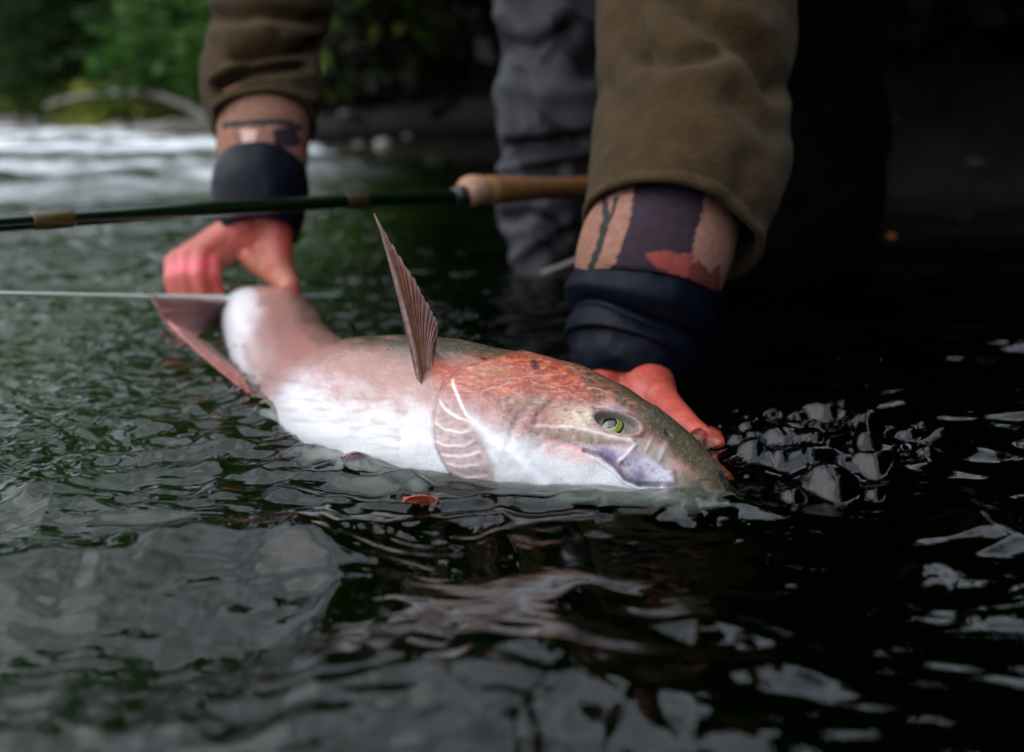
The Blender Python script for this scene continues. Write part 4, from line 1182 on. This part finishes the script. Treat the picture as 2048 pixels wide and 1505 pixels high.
wst = [(1150, -420, 330, 1.46), (1120, -160, 262, 1.38), (1110, 0, 228, 1.36), (1104, 110, 206, 1.35), (1104, 240, 226, 1.35), (1110, 330, 210, 1.35), (1115, 430, 220, 1.35), (1120, 520, 190, 1.35), (1120, 600, 190, 1.36), (1110, 800, 170, 1.40)]
wv = [([(1000, 90), (1060, 100), (1140, 60)], -.014, 18), ([(1010, 170), (1080, 190), (1180, 180)], .008, 22), ([(1010, 300), (1080, 290), (1160, 285)], -.012, 16), ([(1000, 335), (1080, 320), (1180, 300)], .008, 14),
      ([(1010, 440), (1060, 430), (1130, 470)], -.012, 16), ([(1020, 520), (1080, 480), (1140, 440)], .008, 14), ([(1000, 30), (1040, 60)], .008, 16), ([(1040, 150), (1070, 250)], -.008, 14)]
sleeve("wader_leg", wst, M["wader"], wv, wob=0.014, wsc=12, thick=0.006, nr=160, colfn=wader_col)
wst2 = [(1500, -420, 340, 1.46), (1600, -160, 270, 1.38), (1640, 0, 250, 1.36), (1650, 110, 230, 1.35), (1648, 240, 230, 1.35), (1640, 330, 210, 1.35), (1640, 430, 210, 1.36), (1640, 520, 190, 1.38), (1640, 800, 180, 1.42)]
o, _, _ = sleeve("wader_leg", wst2, M["shaded_wader"], (), wob=0.010, wsc=12, thick=0.006, nr=120, colfn=lambda V, x_, y_: np.tile(np.array([.004, .004, .005]), (*V.shape[:2], 1)))
# cap on the head
cp = hd + np.array([0, -.03, .06])
pq, tq = np.linspace(0.02, math.pi * 0.52, 14), np.linspace(0, 2 * math.pi, 32, endpoint=False)
V = cp + 0.108 * np.stack([np.sin(pq)[:, None] * np.cos(tq), np.sin(pq)[:, None] * np.sin(tq) * 1.12, np.cos(pq)[:, None] * np.ones(32) * 0.95], -1)
fr_ = np.clip(-np.sin(tq), 0, 1) ** 1.5
br = V[-1] + np.stack([0 * fr_, -0.08 * fr_, -0.02 * fr_], -1)
mesh_obj("cap", np.concatenate([V, br[None], (br - [0, 0, .004])[None], (V[-1] - [0, 0, .004])[None]]).reshape(-1, 3), grid_faces(17, 32, True), M["fleece"], person)
C = crom([P(1084, 548, 1.16), P(1130, 530, 1.15), P(1172, 512, 1.14), P(1230, 486, 1.13)], np.linspace(0, 3, 14))
tube_obj("wader_strap", C, 0.0032, M["grey_wood"], person, 8)

# ------------------------------------------------------------------ rod and line
rod = empty("fishing_rod", tuple(P(620, 408, 0.93)))
tag(rod, "dark green fly rod with cork grip held across in front of the wrist", "fishing rod")
def rp(px, py):
    t = (px - 0) / 930.0
    return P(px, py, 1.0 / ((1 - t) / 0.72 + t / 1.08))
RL = [(-260, 470), (0, 447.5), (300, 427), (520, 413), (700, 402), (930, 391)]
C = crom([rp(*p) for p in RL], np.linspace(0, 5, 60))
out_ = (C[0] - C[6]) / np.linalg.norm(C[0] - C[6])                            # the rest of the rod runs on out of the picture
C = np.vstack([C[0] + out_ * q for q in np.linspace(1.9, 0.05, 24)] + [C])
tube_obj("blank", C, np.concatenate([np.linspace(0.0022, 0.0057, 24), np.linspace(0.0058, 0.0070, 60)]), M["rod"], rod, 20)
C = np.array([rp(62, 443), rp(66, 442.6), rp(104, 440), rp(142, 437.3), rp(146, 437)])
tube_obj("ferrule_wrap", C, [0.0062, 0.0070, 0.0071, 0.0070, 0.0063], M["rod_wrap"], rod, 20)
C = np.array([rp(690, 402.7), rp(694, 402.5), rp(728, 400.6), rp(732, 400.4)])
tube_obj("guide_wrap", C, [0.0067, 0.0072, 0.0072, 0.0067], M["guide_thread"], rod, 20)
C = np.array([rp(905, 392.4), rp(925, 391.2), rp(938, 390.5), rp(948, 390)])
tube_obj("winding_check", C, [0.0085, 0.0105, 0.012, 0.010], M["rod_black"], rod, 20)
C = np.array([rp(926, 383), rp(932, 383), rp(942, 382.6), rp(956, 382), rp(968, 381.5), rp(976, 381)])
tube_obj("grip_ring", C, np.array([0.0105, 0.0150, 0.0170, 0.0165, 0.0150, 0.012]) * 1.0, M["cork_ring"], rod, 28)
gq = np.linspace(0, 1, 24)
C = np.array([rp(968 + 420 * q, 381.5 - 12 * q) for q in gq])
tube_obj("cork_grip", C, 0.0138 + 0.002 * np.cos(gq * 9) + 0.0015 * gq, M["cork"], rod, 24)
C = np.array([rp(1385 + 130 * q, 369.5 - 4 * q) for q in np.linspace(0, 1, 6)])
tube_obj("reel_seat", C, 0.0115, M["rod_black"], rod, 20)

C = crom([P(-200, 587, 0.66), P(0, 588, 0.74), P(200, 591.5, 0.84), P(400, 594, 0.96), P(560, 594, 1.07), P(680, 590, 1.16)], np.linspace(0, 5, 50))
out_ = (C[0] - C[6]) / np.linalg.norm(C[0] - C[6])
C = np.vstack([C[0] + out_ * q + np.array([0, 0, 0.02 * q * q]) for q in np.linspace(1.8, 0.05, 20)] + [C])
tag(tube_obj("fly_line", C, np.linspace(0.0020, 0.0015, 70), M["line"], nc=8), "pale green fly line stretched level across the hand and tail", "fishing line")
